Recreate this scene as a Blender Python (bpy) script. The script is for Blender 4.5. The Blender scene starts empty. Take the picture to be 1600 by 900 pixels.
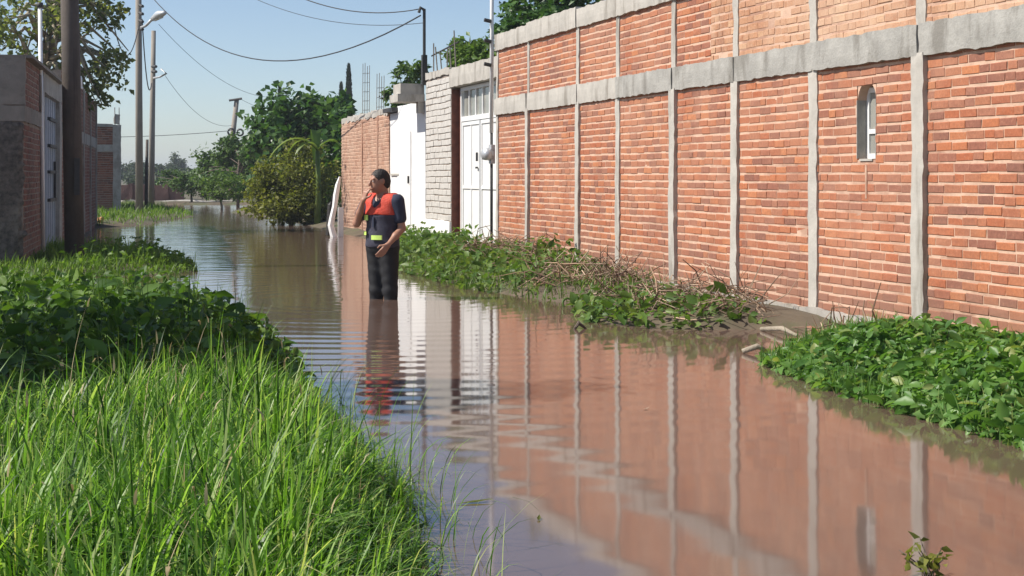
import bpy, math, random
import numpy as np
from mathutils import Matrix, Vector
random.seed(7)
rng = np.random.default_rng(7)
SC = bpy.context.scene
COL = SC.collection
# ------------------------------------------------------------------ camera
# world: +Y runs along the brick wall, +X points at it, z = 0 is the flood level
F_PX, U0, V0, CAM_H = 2340.0, 800.0, 275.0, 1.26
YAW = math.atan(705 / F_PX)
SN, CS = math.sin(YAW), math.cos(YAW)
cam = bpy.data.cameras.new('camera'); camo = bpy.data.objects.new('camera', cam); COL.objects.link(camo)
camo.location = (0, 0, CAM_H); camo.rotation_euler = (math.pi / 2, 0, -YAW)
cam.sensor_width = 36; cam.lens = 36 * F_PX / 1600
cam.shift_y = -(450 - V0) / 1600
cam.clip_start = 0.1; cam.clip_end = 6000
SC.camera = camo
# ------------------------------------------------------------------ light
SUN_EL, SUN_AZ = math.radians(47), math.radians(-81)      # azimuth clockwise from +Y
w = bpy.data.worlds.new('World'); SC.world = w; w.use_nodes = True
nt = w.node_tree; nt.nodes.clear()
sky = nt.nodes.new('ShaderNodeTexSky'); sky.sky_type = 'NISHITA'; sky.sun_disc = False
sky.sun_elevation = SUN_EL; sky.sun_rotation = SUN_AZ
sky.air_density = 0.95; sky.dust_density = 3.4; sky.ozone_density = 1.0; sky.altitude = 2000
bg = nt.nodes.new('ShaderNodeBackground'); bg.inputs['Strength'].default_value = 0.098
wo = nt.nodes.new('ShaderNodeOutputWorld')
nt.links.new(sky.outputs[0], bg.inputs[0]); nt.links.new(bg.outputs[0], wo.inputs[0])
sl = bpy.data.lights.new('sun', 'SUN'); so = bpy.data.objects.new('sun', sl); COL.objects.link(so)
sl.energy = 4.6; sl.angle = math.radians(0.53); sl.color = (1.0, 0.95, 0.87)
SUND = Vector((math.sin(SUN_AZ) * math.cos(SUN_EL), math.cos(SUN_AZ) * math.cos(SUN_EL), math.sin(SUN_EL)))
so.rotation_euler = SUND.to_track_quat('Z', 'Y').to_euler()
so.location = (-20, 10, 20)
vs = SC.view_settings; vs.view_transform = 'Standard'; vs.look = 'None'; vs.exposure = 0.50; vs.gamma = 1
vs.use_curve_mapping = False
SC.render.engine = 'CYCLES'
SC.cycles.use_denoising = True
SC.cycles.max_bounces = 6; SC.cycles.transparent_max_bounces = 6

# ------------------------------------------------------------------ pixel helpers (direction + a known height or depth)
def Q(u, zc):
    k = (u - U0) / F_PX
    return ((SN + k * CS) * zc, (CS - k * SN) * zc)
def P(u, v, z=0.0):
    return Q(u, F_PX * (CAM_H - z) / (v - V0))
def Z(v, zc):
    return CAM_H - (v - V0) / F_PX * zc
def depth(x, y):
    return x * SN + y * CS
def onX(u, X):
    k = (u - U0) / F_PX
    return X * (CS - k * SN) / (SN + k * CS)

# ------------------------------------------------------------------ materials
def mat(name):
    m = bpy.data.materials.new(name); m.use_nodes = True
    n = m.node_tree.nodes; n.clear()
    out = n.new('ShaderNodeOutputMaterial'); b = n.new('ShaderNodeBsdfPrincipled')
    m.node_tree.links.new(b.outputs[0], out.inputs[0])
    return m, m.node_tree, b, out
def N(t, typ, **kw):
    n = t.nodes.new(typ)
    for k, v in kw.items(): setattr(n, k, v)
    return n
def lk(t, a, b): t.links.new(a, b)
def noise(t, scale, detail=4, rough=.6, coord='pos', stretch=None):
    g = N(t, 'ShaderNodeNewGeometry') if coord == 'pos' else N(t, 'ShaderNodeTexCoord')
    src = g.outputs['Position'] if coord == 'pos' else g.outputs['Object']
    if stretch:
        mp = N(t, 'ShaderNodeMapping'); mp.inputs['Scale'].default_value = stretch
        lk(t, src, mp.inputs[0]); src = mp.outputs[0]
    x = N(t, 'ShaderNodeTexNoise'); x.inputs['Scale'].default_value = scale
    x.inputs['Detail'].default_value = detail; x.inputs['Roughness'].default_value = rough
    lk(t, src, x.inputs['Vector'])
    return x.outputs['Fac']
def ramp(t, fac, stops, interp='LINEAR'):
    r = N(t, 'ShaderNodeValToRGB'); r.color_ramp.interpolation = interp
    e = r.color_ramp.elements
    while len(e) < len(stops): e.new(.5)
    for el, (p, c) in zip(e, stops):
        el.position = p; el.color = (*c, 1) if len(c) == 3 else c
    lk(t, fac, r.inputs[0]); return r.outputs[0]
def mix(t, fac, a, b, typ='MIX'):
    m = N(t, 'ShaderNodeMix', data_type='RGBA', blend_type=typ)
    for s, v in ((m.inputs[0], fac), (m.inputs[6], a), (m.inputs[7], b)):
        if hasattr(v, 'is_linked'): lk(t, v, s)
        else: s.default_value = v if isinstance(v, (int, float)) else (*v, 1)
    return m.outputs[2]
def math_(t, op, a, b=0.0, clamp=False):
    m = N(t, 'ShaderNodeMath', operation=op); m.use_clamp = clamp
    for s, v in ((m.inputs[0], a), (m.inputs[1], b)):
        if hasattr(v, 'is_linked'): lk(t, v, s)
        else: s.default_value = v
    return m.outputs[0]
def bump(t, b, h, strength=.3, dist=.01):
    x = N(t, 'ShaderNodeBump'); x.inputs['Strength'].default_value = strength; x.inputs['Distance'].default_value = dist
    lk(t, h, x.inputs['Height']); lk(t, x.outputs[0], b.inputs['Normal'])
def island(t):
    g = N(t, 'ShaderNodeNewGeometry'); o = N(t, 'ShaderNodeObjectInfo')
    return math_(t, 'FRACT', math_(t, 'ADD', g.outputs['Random Per Island'], o.outputs['Random']))
def simple(name, col, rough=.8, var=.25, scale=6, bumps=.2, metal=0, dirt_or_glints=None, bd=.01, detail=6):
    m, t, b, o = mat(name)
    f = noise(t, scale, detail)
    lo = tuple(c * (1 - var) for c in col); hi = tuple(min(1, c * (1 + var)) for c in col)
    c = ramp(t, f, [(.3, lo), (.7, hi)])
    if dirt_or_glints:
        d = ramp(t, noise(t, dirt_or_glints[1], 5, .65, stretch=dirt_or_glints[3] if len(dirt_or_glints) > 3 else None), [(dirt_or_glints[2], (0, 0, 0)), (dirt_or_glints[2] + .14, (1, 1, 1))])
        c = mix(t, d, c, dirt_or_glints[0])
    lk(t, c, b.inputs['Base Color']); b.inputs['Roughness'].default_value = rough; b.inputs['Metallic'].default_value = metal
    if bumps: bump(t, b, noise(t, scale * 8, 4), bumps, bd)
    return m
def brick_mat(name, stops, smear, smear_amt, tide=True):
    m, t, b, o = mat(name)
    c = ramp(t, island(t), stops)
    c = mix(t, .55, c, ramp(t, noise(t, 45, 4), [(.25, (.55, .5, .48)), (.75, (1.25, 1.2, 1.15))]), 'MULTIPLY')
    s = math_(t, 'MULTIPLY', math_(t, 'ADD', noise(t, 1.1, 3), math_(t, 'MULTIPLY', noise(t, 14, 4), .55)), 1)
    s = ramp(t, s, [(.72, (0, 0, 0)), (1.05, (smear_amt * .6,) * 3)])
    c = mix(t, s, c, smear)
    c = mix(t, ramp(t, noise(t, 34, 4, .7), [(.56, (0, 0, 0)), (.70, (.5, .5, .5))]), c, smear)      # specks of mortar
    c = mix(t, ramp(t, noise(t, .75, 4, .6), [(.47, (0, 0, 0)), (.66, (.5, .5, .5))]), c, smear)     # wiped-over stretches
    c = mix(t, ramp(t, noise(t, 2.0, 5, .65, stretch=(1, 1.6, .22)), [(.55, (0, 0, 0)), (.75, (.45, .45, .45))]), c, (.17, .085, .06))      # rain streaks
    g = N(t, 'ShaderNodeNewGeometry'); sp = N(t, 'ShaderNodeSeparateXYZ'); lk(t, g.outputs['Position'], sp.inputs[0])
    zz = math_(t, 'ADD', sp.outputs['Z'], math_(t, 'MULTIPLY', noise(t, 2.0, 5), -.55))
    c = mix(t, ramp(t, zz, [(.0, (.62, .62, .62)), (.28, (0, 0, 0))]), c, (.24, .125, .085))      # damp, muddy foot of the wall
    lk(t, c, b.inputs['Base Color']); b.inputs['Roughness'].default_value = .9
    bump(t, b, noise(t, 120, 3), .5, .004)
    return m
def leaf_mat(name, stops, trans=.35, rough=.45, tcol=None):
    m, t, b, out = mat(name)
    c = ramp(t, island(t), stops)
    c = mix(t, .8, c, ramp(t, noise(t, 2.4, 3, .55), [(.3, (.55, .6, .5)), (.5, (1, 1, 1)), (.72, (1.3, 1.15, .9))]), 'MULTIPLY')      # patches of older and younger growth
    lk(t, c, b.inputs['Base Color']); b.inputs['Roughness'].default_value = rough
    b.inputs['Specular IOR Level'].default_value = .35
    tr = N(t, 'ShaderNodeBsdfTranslucent')
    tc = mix(t, 1.0, c, tcol or (1.5, 1.6, .7), 'MULTIPLY'); lk(t, tc, tr.inputs[0])
    ms = N(t, 'ShaderNodeMixShader'); ms.inputs[0].default_value = trans
    lk(t, b.outputs[0], ms.inputs[1]); lk(t, tr.outputs[0], ms.inputs[2]); lk(t, ms.outputs[0], out.inputs[0])
    return m
M = {}
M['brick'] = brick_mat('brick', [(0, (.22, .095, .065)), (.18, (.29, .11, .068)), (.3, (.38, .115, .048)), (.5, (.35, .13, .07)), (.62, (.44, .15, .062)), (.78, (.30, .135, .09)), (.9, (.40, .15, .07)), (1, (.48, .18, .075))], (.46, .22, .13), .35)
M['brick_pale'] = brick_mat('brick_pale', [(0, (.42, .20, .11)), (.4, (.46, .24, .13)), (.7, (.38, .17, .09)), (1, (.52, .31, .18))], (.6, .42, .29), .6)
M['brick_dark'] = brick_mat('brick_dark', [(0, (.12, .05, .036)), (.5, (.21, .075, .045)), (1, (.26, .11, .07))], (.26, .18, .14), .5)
M['brick_far'] = brick_mat('brick_far', [(0, (.34, .18, .12)), (.5, (.42, .23, .15)), (1, (.46, .29, .20))], (.5, .36, .27), .7)
M['mortar'] = simple('mortar', (.56, .37, .265), .95, .14, 9, .5, bd=.006, dirt_or_glints=((.36, .20, .135), 1.3, .50))
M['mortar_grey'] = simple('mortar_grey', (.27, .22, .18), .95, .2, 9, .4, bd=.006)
M['concrete'] = simple('concrete', (.33, .315, .285), .9, .18, 5, .5, dirt_or_glints=((.21, .195, .17), 2.4, .50, (1, 1.5, .5)), bd=.012)
M['concrete_lt'] = simple('concrete_light', (.42, .39, .345), .9, .15, 5, .4, dirt_or_glints=((.25, .225, .19), 2.6, .53, (1, 1.6, .3)), bd=.008)
M['concrete_old'] = simple('old_concrete', (.235, .21, .18), .95, .22, 6, .5, dirt_or_glints=((.13, .11, .09), 3, .55), bd=.01)
M['footing'] = simple('footing_concrete', (.34, .315, .28), .9, .2, 4, .4, dirt_or_glints=((.18, .15, .11), 2.2, .56))
M['block'] = simple('pale_block', (.50, .47, .43), .9, .12, 12, .4, bd=.005)
M['plaster_white'] = simple('white_plaster', (.80, .79, .77), .8, .04, 3, .25, dirt_or_glints=((.62, .58, .52), 1.4, .64))
M['paint_white'] = simple('white_enamel', (.78, .77, .75), .42, .04, 3, .06, dirt_or_glints=((.55, .45, .36), 4, .68))
M['rust'] = simple('rusty_primer', (.16, .052, .03), .75, .3, 9, .3)
M['metal_grey'] = simple('galvanised', (.55, .56, .57), .4, .1, 12, .1, metal=.4)
M['metal_dark'] = simple('dark_steel', (.035, .033, .032), .6, .3, 20, .2)
M['rebar'] = simple('rebar_steel', (.20, .17, .15), .7, .3, 20, .2)
M['gate_blue'] = simple('pale_blue_gate', (.42, .46, .52), .5, .1, 4, .1, dirt_or_glints=((.25, .25, .27), 3, .62))
M['pole_dark'] = simple('weathered_wood', (.085, .068, .056), .85, .25, 3, .5, dirt_or_glints=((.045, .036, .03), 2, .58, (4, 4, .3)))
M['pole_conc'] = simple('pole_concrete', (.27, .235, .195), .85, .12, 3, .3, dirt_or_glints=((.3, .26, .21), 2, .58, (3, 3, .4)))
M['stone_rough'] = simple('rough_render', (.20, .175, .15), .95, .6, 16, 1.0, bd=.06, dirt_or_glints=((.42, .36, .29), 2.6, .57))
M['wire'] = simple('cable_sheath', (.03, .03, .032), .6, .1, 10, 0)
M['white_plastic'] = simple('white_plastic', (.8, .8, .8), .5, .05, 6, .1)
M['soil'] = simple('soil', (.11, .085, .055), .95, .35, 2.5, .6, dirt_or_glints=((.07, .09, .03), .8, .5))
M['dry'] = leaf_mat('dry_stalk', [(0, (.14, .085, .06)), (.5, (.30, .20, .14)), (1, (.52, .39, .28))], .1, .8, (1, .9, .8))
M['bark'] = simple('bark', (.13, .10, .075), .9, .35, 8, .8, bd=.03)
M['bark_pale'] = simple('bark_pale', (.33, .28, .21), .9, .3, 8, .6, bd=.02)
M['grass'] = leaf_mat('grass_blades', [(0, (.015, .05, .006)), (.3, (.06, .145, .016)), (.65, (.175, .345, .048)), (.88, (.31, .46, .12)), (1, (.46, .47, .25))], .48, .4)
M['grass_far'] = leaf_mat('verge_grass', [(0, (.07, .14, .018)), (.5, (.125, .22, .03)), (1, (.19, .28, .06))], .42, .5)
M['weed'] = leaf_mat('weed_leaf', [(0, (.05, .125, .022)), (.45, (.105, .225, .045)), (.85, (.17, .30, .08)), (1, (.28, .32, .11))], .36, .42)
M['weed_dark'] = leaf_mat('dense_weed_leaf', [(0, (.03, .075, .012)), (.5, (.08, .165, .022)), (1, (.15, .24, .04))], .3, .5)
M['weed_lime'] = leaf_mat('lime_weed_leaf', [(0, (.06, .12, .02)), (.5, (.10, .18, .035)), (1, (.17, .24, .06))], .35, .45)
M['tree_dark'] = leaf_mat('fig_leaf', [(0, (.03, .075, .02)), (.5, (.06, .135, .035)), (1, (.11, .19, .06))], .32, .4)
M['bush_olive'] = leaf_mat('olive_leaf', [(0, (.07, .085, .018)), (.5, (.15, .17, .035)), (1, (.24, .245, .06))], .42, .5)
M['tree_mid'] = leaf_mat('mid_leaf', [(0, (.04, .085, .02)), (.5, (.07, .135, .03)), (1, (.12, .19, .05))], .3, .5)
M['tree_left'] = leaf_mat('poplar_leaf', [(0, (.06, .085, .025)), (.5, (.13, .165, .05)), (1, (.25, .26, .11))], .45, .4)
M['tree_far'] = leaf_mat('far_leaf', [(0, (.03, .055, .025)), (1, (.07, .10, .045))], .2, .6)
M['cypress'] = leaf_mat('cypress_leaf', [(0, (.012, .028, .014)), (1, (.03, .05, .022))], .1, .7)
M['frond'] = leaf_mat('frond_leaf', [(0, (.10, .17, .04)), (1, (.2, .26, .08))], .35, .4)
M['far_wall'] = simple('far_brown_wall', (.13, .075, .065), .9, .2, 1.5, .2)
M['straw'] = leaf_mat('seed_head', [(0, (.34, .26, .14)), (1, (.5, .42, .26))], .3, .6, (1, .95, .8))
def glass_mat():
    m, t, b, o = mat('dusty_glass')
    lk(t, ramp(t, noise(t, 3, 3), [(.3, (.20, .20, .18)), (.7, (.34, .33, .29))]), b.inputs['Base Color'])
    b.inputs['Roughness'].default_value = .15; return m
M['glass'] = glass_mat()
def water_mat():
    m, t, b, o = mat('muddy_water')
    f = noise(t, .35, 4)
    lk(t, ramp(t, f, [(.3, (.120, .076, .058)), (.7, (.140, .090, .070))]), b.inputs['Base Color'])
    b.inputs['Roughness'].default_value = .062; b.inputs['IOR'].default_value = 1.8
    g = N(t, 'ShaderNodeNewGeometry'); sp = N(t, 'ShaderNodeSeparateXYZ'); lk(t, g.outputs['Position'], sp.inputs[0])
    far = N(t, 'ShaderNodeMapRange'); lk(t, sp.outputs['Y'], far.inputs['Value'])
    for i_, v_ in ((1, 13.0), (2, 30.0), (3, .02), (4, 1.0)): far.inputs[i_].default_value = v_      # open water past the man is ruffled
    h = math_(t, 'ADD', math_(t, 'MULTIPLY', noise(t, 2.2, 3, .5, stretch=(.6, 1, 1)), far.outputs[0]), math_(t, 'MULTIPLY', noise(t, 1.1, 2, stretch=(.5, 1, 1)), .07))
    bump(t, b, h, .34, .05)
    return m
M['water'] = water_mat()

# ------------------------------------------------------------------ object helpers
def link_mesh(name, verts, faces, m, parent=None, ploc=None, smooth=False, mats=None, fm=None):
    me = bpy.data.meshes.new(name)
    if isinstance(verts, np.ndarray): verts = verts.tolist()
    if isinstance(faces, np.ndarray): faces = faces.tolist()
    vol = 0.0; c0 = Vector(verts[0])
    for f in faces:                                   # outward winding
        a = Vector(verts[f[0]]) - c0
        for i in range(1, len(f) - 1): vol += a.dot((Vector(verts[f[i]]) - c0).cross(Vector(verts[f[i + 1]]) - c0))
    if vol < 0: faces = [tuple(f)[::-1] for f in faces]
    me.from_pydata(verts, [], faces)
    for mm in (mats or [m]): me.materials.append(mm)
    if fm is not None: me.polygons.foreach_set('material_index', fm)
    if smooth: me.polygons.foreach_set('use_smooth', [True] * len(me.polygons))
    me.update()
    o = bpy.data.objects.new(name, me); COL.objects.link(o)
    if parent is not None: attach(o, parent)
    return o
def attach(o, parent):
    o.parent = parent
    if parent.type == 'EMPTY': o.matrix_parent_inverse = Matrix.Translation(-Vector(parent.location))
def fast_mesh(name, V, Fc, m, parent=None, smooth=False):
    """V (n,3), Fc (k,3|4) numpy, all faces the same size"""
    me = bpy.data.meshes.new(name)
    V = np.asarray(V, np.float32); Fc = np.asarray(Fc, np.int32); k = Fc.shape[1]
    me.vertices.add(len(V)); me.vertices.foreach_set('co', V.ravel())
    me.loops.add(Fc.size); me.loops.foreach_set('vertex_index', Fc.ravel())
    me.polygons.add(len(Fc)); me.polygons.foreach_set('loop_start', np.arange(0, Fc.size, k, dtype=np.int32))
    me.polygons.foreach_set('loop_total', np.full(len(Fc), k, np.int32))
    if smooth: me.polygons.foreach_set('use_smooth', np.ones(len(Fc), bool))
    me.materials.append(m); me.update(calc_edges=True); me.validate()
    o = bpy.data.objects.new(name, me); COL.objects.link(o)
    if parent is not None: attach(o, parent)
    return o
def thing(name, label, cat, loc, group=None):
    o = bpy.data.objects.new(name, None); COL.objects.link(o); o.location = loc; o.empty_display_size = .2
    o['label'] = label; o['category'] = cat
    if group: o['group'] = group
    return o
def tag(o, label, cat, group=None, kind=None):
    o['label'] = label; o['category'] = cat
    if group: o['group'] = group
    if kind: o['kind'] = kind
    return o
def struct(o): o['kind'] = 'structure'; return o
class MB:
    def __init__(s): s.v = []; s.f = []
    def box(s, a, b):
        (x0, y0, z0), (x1, y1, z1) = a, b; n = len(s.v)
        s.v += [(x0, y0, z0), (x1, y0, z0), (x1, y1, z0), (x0, y1, z0), (x0, y0, z1), (x1, y0, z1), (x1, y1, z1), (x0, y1, z1)]
        s.f += [tuple(n + i for i in q) for q in ((0, 3, 2, 1), (4, 5, 6, 7), (0, 1, 5, 4), (1, 2, 6, 5), (2, 3, 7, 6), (3, 0, 4, 7))]
        return s
    def obox(s, fr, a, b):
        """box in a frame fr = (origin xy, along, normal): coords (along, outward, z)"""
        n = len(s.v); s.box(a, b)
        s.v[n:] = [fr(*p) for p in s.v[n:]]; return s
    def tube(s, pts, rad, k=8, cap=True):
        n0 = len(s.v); pts = [Vector(p) for p in pts]
        if not hasattr(rad, '__len__'): rad = [rad] * len(pts)
        for i, p in enumerate(pts):
            d = (pts[min(i + 1, len(pts) - 1)] - pts[max(i - 1, 0)]).normalized()
            a = d.orthogonal().normalized() if abs(d.z) > .99 else d.cross(Vector((0, 0, 1))).normalized()
            b = d.cross(a)
            for j in range(k):
                t = 2 * math.pi * j / k
                s.v.append(tuple(p + (a * math.cos(t) + b * math.sin(t)) * rad[i]))
        for i in range(len(pts) - 1):
            for j in range(k):
                s.f.append((n0 + i * k + j, n0 + i * k + (j + 1) % k, n0 + (i + 1) * k + (j + 1) % k, n0 + (i + 1) * k + j))
        if cap:
            s.f.append(tuple(n0 + j for j in range(k))[::-1]); s.f.append(tuple(n0 + (len(pts) - 1) * k + j for j in range(k)))
        return s
    def build(s, name, m, parent=None, smooth=False): return link_mesh(name, s.v, s.f, m, parent, smooth=smooth)
def frame(ox, oy, n):
    """wall frame: s runs along a = n x z, d outwards along n"""
    L = math.hypot(*n); nx, ny = n[0] / L, n[1] / L; ax, ay = ny, -nx
    def fr(s, d, z): return (ox + ax * s + nx * d, oy + ay * s + ny * d, z)
    fr.a = (ax, ay); fr.n = (nx, ny); fr.o = (ox, oy)
    return fr
def rough_box(name, fr, a, b, m, parent, amp=.006, step=.09, sd=0):
    """box with its outward face cut in a grid and shaken: poured concrete"""
    r = np.random.default_rng(int(sum(map(ord, name)) * 7 + abs(a[0]) * 100 + abs(a[2]) * 37) % 9999 + sd)
    (s0, d0, z0), (s1, d1, z1) = a, b
    ns = max(1, int((s1 - s0) / step)); nz = max(1, int((z1 - z0) / step)); ns = min(ns, 260); 
    S = np.linspace(s0, s1, ns + 1); Zs = np.linspace(z0, z1, nz + 1)
    V = []; Fc = []
    for layer, d in ((0, d1), (1, d0)):
        for i, zz in enumerate(Zs):
            for j, ss in enumerate(S):
                e = (i in (0, nz)) or (j in (0, ns))
                js = r.normal(0, amp) if (j in (0, ns)) else 0; jz = r.normal(0, amp) if i in (0, nz) else 0
                jd = amp * .9 * math.sin(ss * 2.7 + zz * 1.3 + sd) * math.sin(ss * 6.1 + zz * 4 + sd * 2) + r.normal(0, amp * .12) - (amp * 1.0 if e else 0)
                V.append(fr(ss + js, d + (jd if layer == 0 else 0), zz + jz))
    W = ns + 1; H = nz + 1; off = W * H
    idx = lambda l, i, j: l * off + i * W + j
    for i in range(nz):
        for j in range(ns):
            Fc.append((idx(0, i, j), idx(0, i, j + 1), idx(0, i + 1, j + 1), idx(0, i + 1, j))[::-1])
            Fc.append((idx(1, i, j), idx(1, i, j + 1), idx(1, i + 1, j + 1), idx(1, i + 1, j)))
    for j in range(ns):
        Fc.append((idx(0, 0, j), idx(0, 0, j + 1), idx(1, 0, j + 1), idx(1, 0, j)))
        Fc.append((idx(0, nz, j + 1), idx(0, nz, j), idx(1, nz, j), idx(1, nz, j + 1)))
    for i in range(nz):
        Fc.append((idx(0, i + 1, 0), idx(0, i, 0), idx(1, i, 0), idx(1, i + 1, 0)))
        Fc.append((idx(0, i, ns), idx(0, i + 1, ns), idx(1, i + 1, ns), idx(1, i, ns)))
    return link_mesh(name, V, Fc, m, parent)

# ------------------------------------------------------------------ bricks
BR = []
def brick_variant(r):
    V = []
    cs, cz = .02, .08
    for (d, is_, iz) in ((-.05, 0, 0), (-.006, 0, 0), (0, cs, cz)):
        for (sx, sz) in ((0, 0), (1, 0), (1, 1), (0, 1)):
            x = is_ if sx == 0 else 1 - is_; z = iz if sz == 0 else 1 - iz
            j = d > -.05
            V.append((x + (r.normal(0, .012) if j else 0), d + (r.normal(0, .0012) if d == 0 else 0), z + (r.normal(0, .03) if j else 0)))
    Fc = []
    for l in (0, 4):
        for k in range(4):
            Fc.append((l + k, l + (k + 1) % 4, l + 4 + (k + 1) % 4, l + 4 + k)[::-1])
    Fc.append((8, 9, 10, 11)[::-1])
    return np.array(V), Fc
for _i in range(14): BR.append(brick_variant(rng))
BRM = {}
def lay(parent, fr, s0, s1, z0, z1, m, bl=.20, bh=.0610, joint=.0160, skip=(), cap=300, seed=1, ragged=.0, wav=.0022, part='brick', rest='brickwork', skipf=None, drop=0.0, only_parts=True):
    """courses of single bricks; the `cap` largest in view become parts, the rest one joined part"""
    r = np.random.default_rng(seed); L = []
    z = z0; row = 0; ph = r.random(4) * 6
    while z + bh * .55 <= z1:
        h = min(bh, z1 - z); s = s0 - r.random() * bl
        while s < s1:
            l = bl * (r.normal(1, .05) if r.random() > .22 + ragged else .5 + r.random() * .12)
            a, b = max(s, s0), min(s + l, s1)
            if b - a > .035:
                mid = (a + b) / 2
                ok = not any(q[0] < b and a < q[1] and q[2] < z + h and z < q[3] for q in skip)
                if ok and skipf and skipf(mid, z + h / 2): ok = False
                if ok and drop and r.random() < drop: ok = False
                if ok:
                    zz = z + wav * math.sin(mid * 2.1 + ph[0] + row * .15) + wav * .6 * math.sin(mid * 5.3 + ph[1]) + r.normal(0, .0015)
                    L.append((a, b - a, zz, h * r.uniform(.93, 1.03), r.normal(0, .0013), int(r.integers(14)), r.normal(0, .012)))
            s += l + joint * (.34 if part == 'brick' else .8) * r.uniform(.5, 1.6)
        z += bh + joint; row += 1
    def vis(q):
        x, y, _ = fr(q[0] + q[1] / 2, 0, 0); zc = max(depth(x, y), .5)
        u = U0 + F_PX * (x * CS - y * SN) / zc; v = V0 - F_PX * (q[2] - CAM_H) / zc
        inside = -10 < u < 1610 and -10 < v < 910
        return (-q[1] * q[3] / zc ** 2 * (abs(fr.n[0] * x + fr.n[1] * y) / math.hypot(x, y))) if inside else 1
    L.sort(key=vis)
    while cap > 0 and cap <= len(L) and vis(L[cap - 1]) == 1: cap -= 1
    rot = Matrix(((fr.a[0], fr.n[0], 0), (fr.a[1], fr.n[1], 0), (0, 0, 1))).to_4x4()
    for q in L[:cap]:
        key = (q[5], m.name)
        if key not in BRM:
            me = bpy.data.meshes.new('brick'); me.from_pydata(BR[q[5]][0].tolist(), [], BR[q[5]][1]); me.materials.append(m); BRM[key] = me
        o = bpy.data.objects.new(part, BRM[key]); COL.objects.link(o); attach(o, parent)
        o.matrix_basis = Matrix.Translation(fr(q[0], q[4], q[2])) @ rot @ Matrix.Rotation(q[6] * .5, 4, 'Y') @ Matrix.Diagonal((q[1], 1, q[3], 1))
    V = []; Fc = []; n = 0
    a, nn = np.array((*fr.a, 0)), np.array((*fr.n, 0))
    for q in L[cap:]:
        bv, bf = BR[q[5]]
        o = np.array(fr(q[0], q[4], q[2]))
        V.append(o + bv[:, :1] * q[1] * a + bv[:, 1:2] * nn + bv[:, 2:3] * np.array((0, 0, q[3])))
        Fc.append(np.array(bf) + n); n += 12
    if V:
        o = fast_mesh(rest, np.concatenate(V), np.concatenate(Fc), m, parent); o.data.shade_flat(); o['kind'] = 'stuff'

# ------------------------------------------------------------------ foliage helpers
def unit(v): return v / np.maximum(np.linalg.norm(v, axis=1, keepdims=True), 1e-6)
def leaves(pos, size, r, up=.5, aspect=.55, dirs=None, droop=.2):
    """folded kite leaves: 6 verts, 4 triangles each, one island per leaf"""
    n = len(pos)
    d = unit(r.normal(0, 1, (n, 3)) * np.array((1, 1, .6)) + np.array((0, 0, -droop))) if dirs is None else unit(dirs)
    nr = unit(r.normal(0, 1, (n, 3)) * (1 - up) + np.array((0, 0, 1)) * up * 1.5)
    sd = unit(np.cross(d, nr)); nr = unit(np.cross(sd, d))
    L = (size * r.uniform(.65, 1.3, n))[:, None] if np.isscalar(size) else (size * r.uniform(.7, 1.25, n))[:, None]
    W = L * aspect * .5
    b = pos; m1 = pos + d * L * .45 - nr * L * .06; tip = pos + d * L - nr * L * .22
    l = pos + d * L * .42 + sd * W + nr * L * .06; rr = pos + d * L * .42 - sd * W + nr * L * .06
    V = np.stack([b, l, m1, rr, tip], 1).reshape(-1, 3)
    q = np.array([(0, 2, 1), (0, 3, 2), (1, 2, 4), (2, 3, 4)])
    Fc = (np.arange(n)[:, None, None] * 5 + q[None]).reshape(-1, 3)
    return V, Fc
def broad(pos, size, r, up=.5, aspect=.6, droop=.2):
    n = len(pos)
    d = unit(r.normal(0, 1, (n, 3)) * np.array((1, 1, .55)) + np.array((0, 0, -droop))); nr = unit(r.normal(0, 1, (n, 3)) * (1 - up) + np.array((0, 0, 1)) * up * 1.5)
    sd = unit(np.cross(d, nr)); nr = unit(np.cross(sd, d))
    L = (size * np.clip(r.lognormal(-.08, .38, n), .4, 2.0))[:, None]; W = L * aspect * .5 * r.uniform(.7, 1.2, (n, 1)); bend = r.uniform(.05, .4, (n, 1))
    pt = lambda a, w: pos + d * L * a + sd * W * w + nr * L * (.12 * abs(w) - bend * a * a)
    V = np.stack([pt(0, 0), pt(.22, .75), pt(.5, 1), pt(.8, .55), pt(1, 0), pt(.8, -.55), pt(.5, -1), pt(.22, -.75), pt(.5, 0)], 1).reshape(-1, 3)
    q = np.array([(8, i, (i + 1) % 8) for i in range(8)])
    return V, (np.arange(n)[:, None, None] * 9 + q[None]).reshape(-1, 3)
def crown_points(r, c, rad, n, clumps, tight=.22, hollow=.45):
    u = unit(r.normal(0, 1, (clumps, 3))); k = r.uniform(hollow, 1.0, clumps) ** .7
    wob = 1 + .22 * np.sin(u[:, 0] * 5 + 1) * np.cos(u[:, 2] * 4)
    cc = u * (k * wob)[:, None]
    wts = r.uniform(.4, 1.6, clumps); wts /= wts.sum()
    i = r.choice(clumps, n, p=wts)
    p = cc[i] + r.normal(0, tight, (n, 3)) * r.uniform(.5, 1.1, clumps)[i][:, None]
    return np.array(c) + p * np.array(rad)
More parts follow.
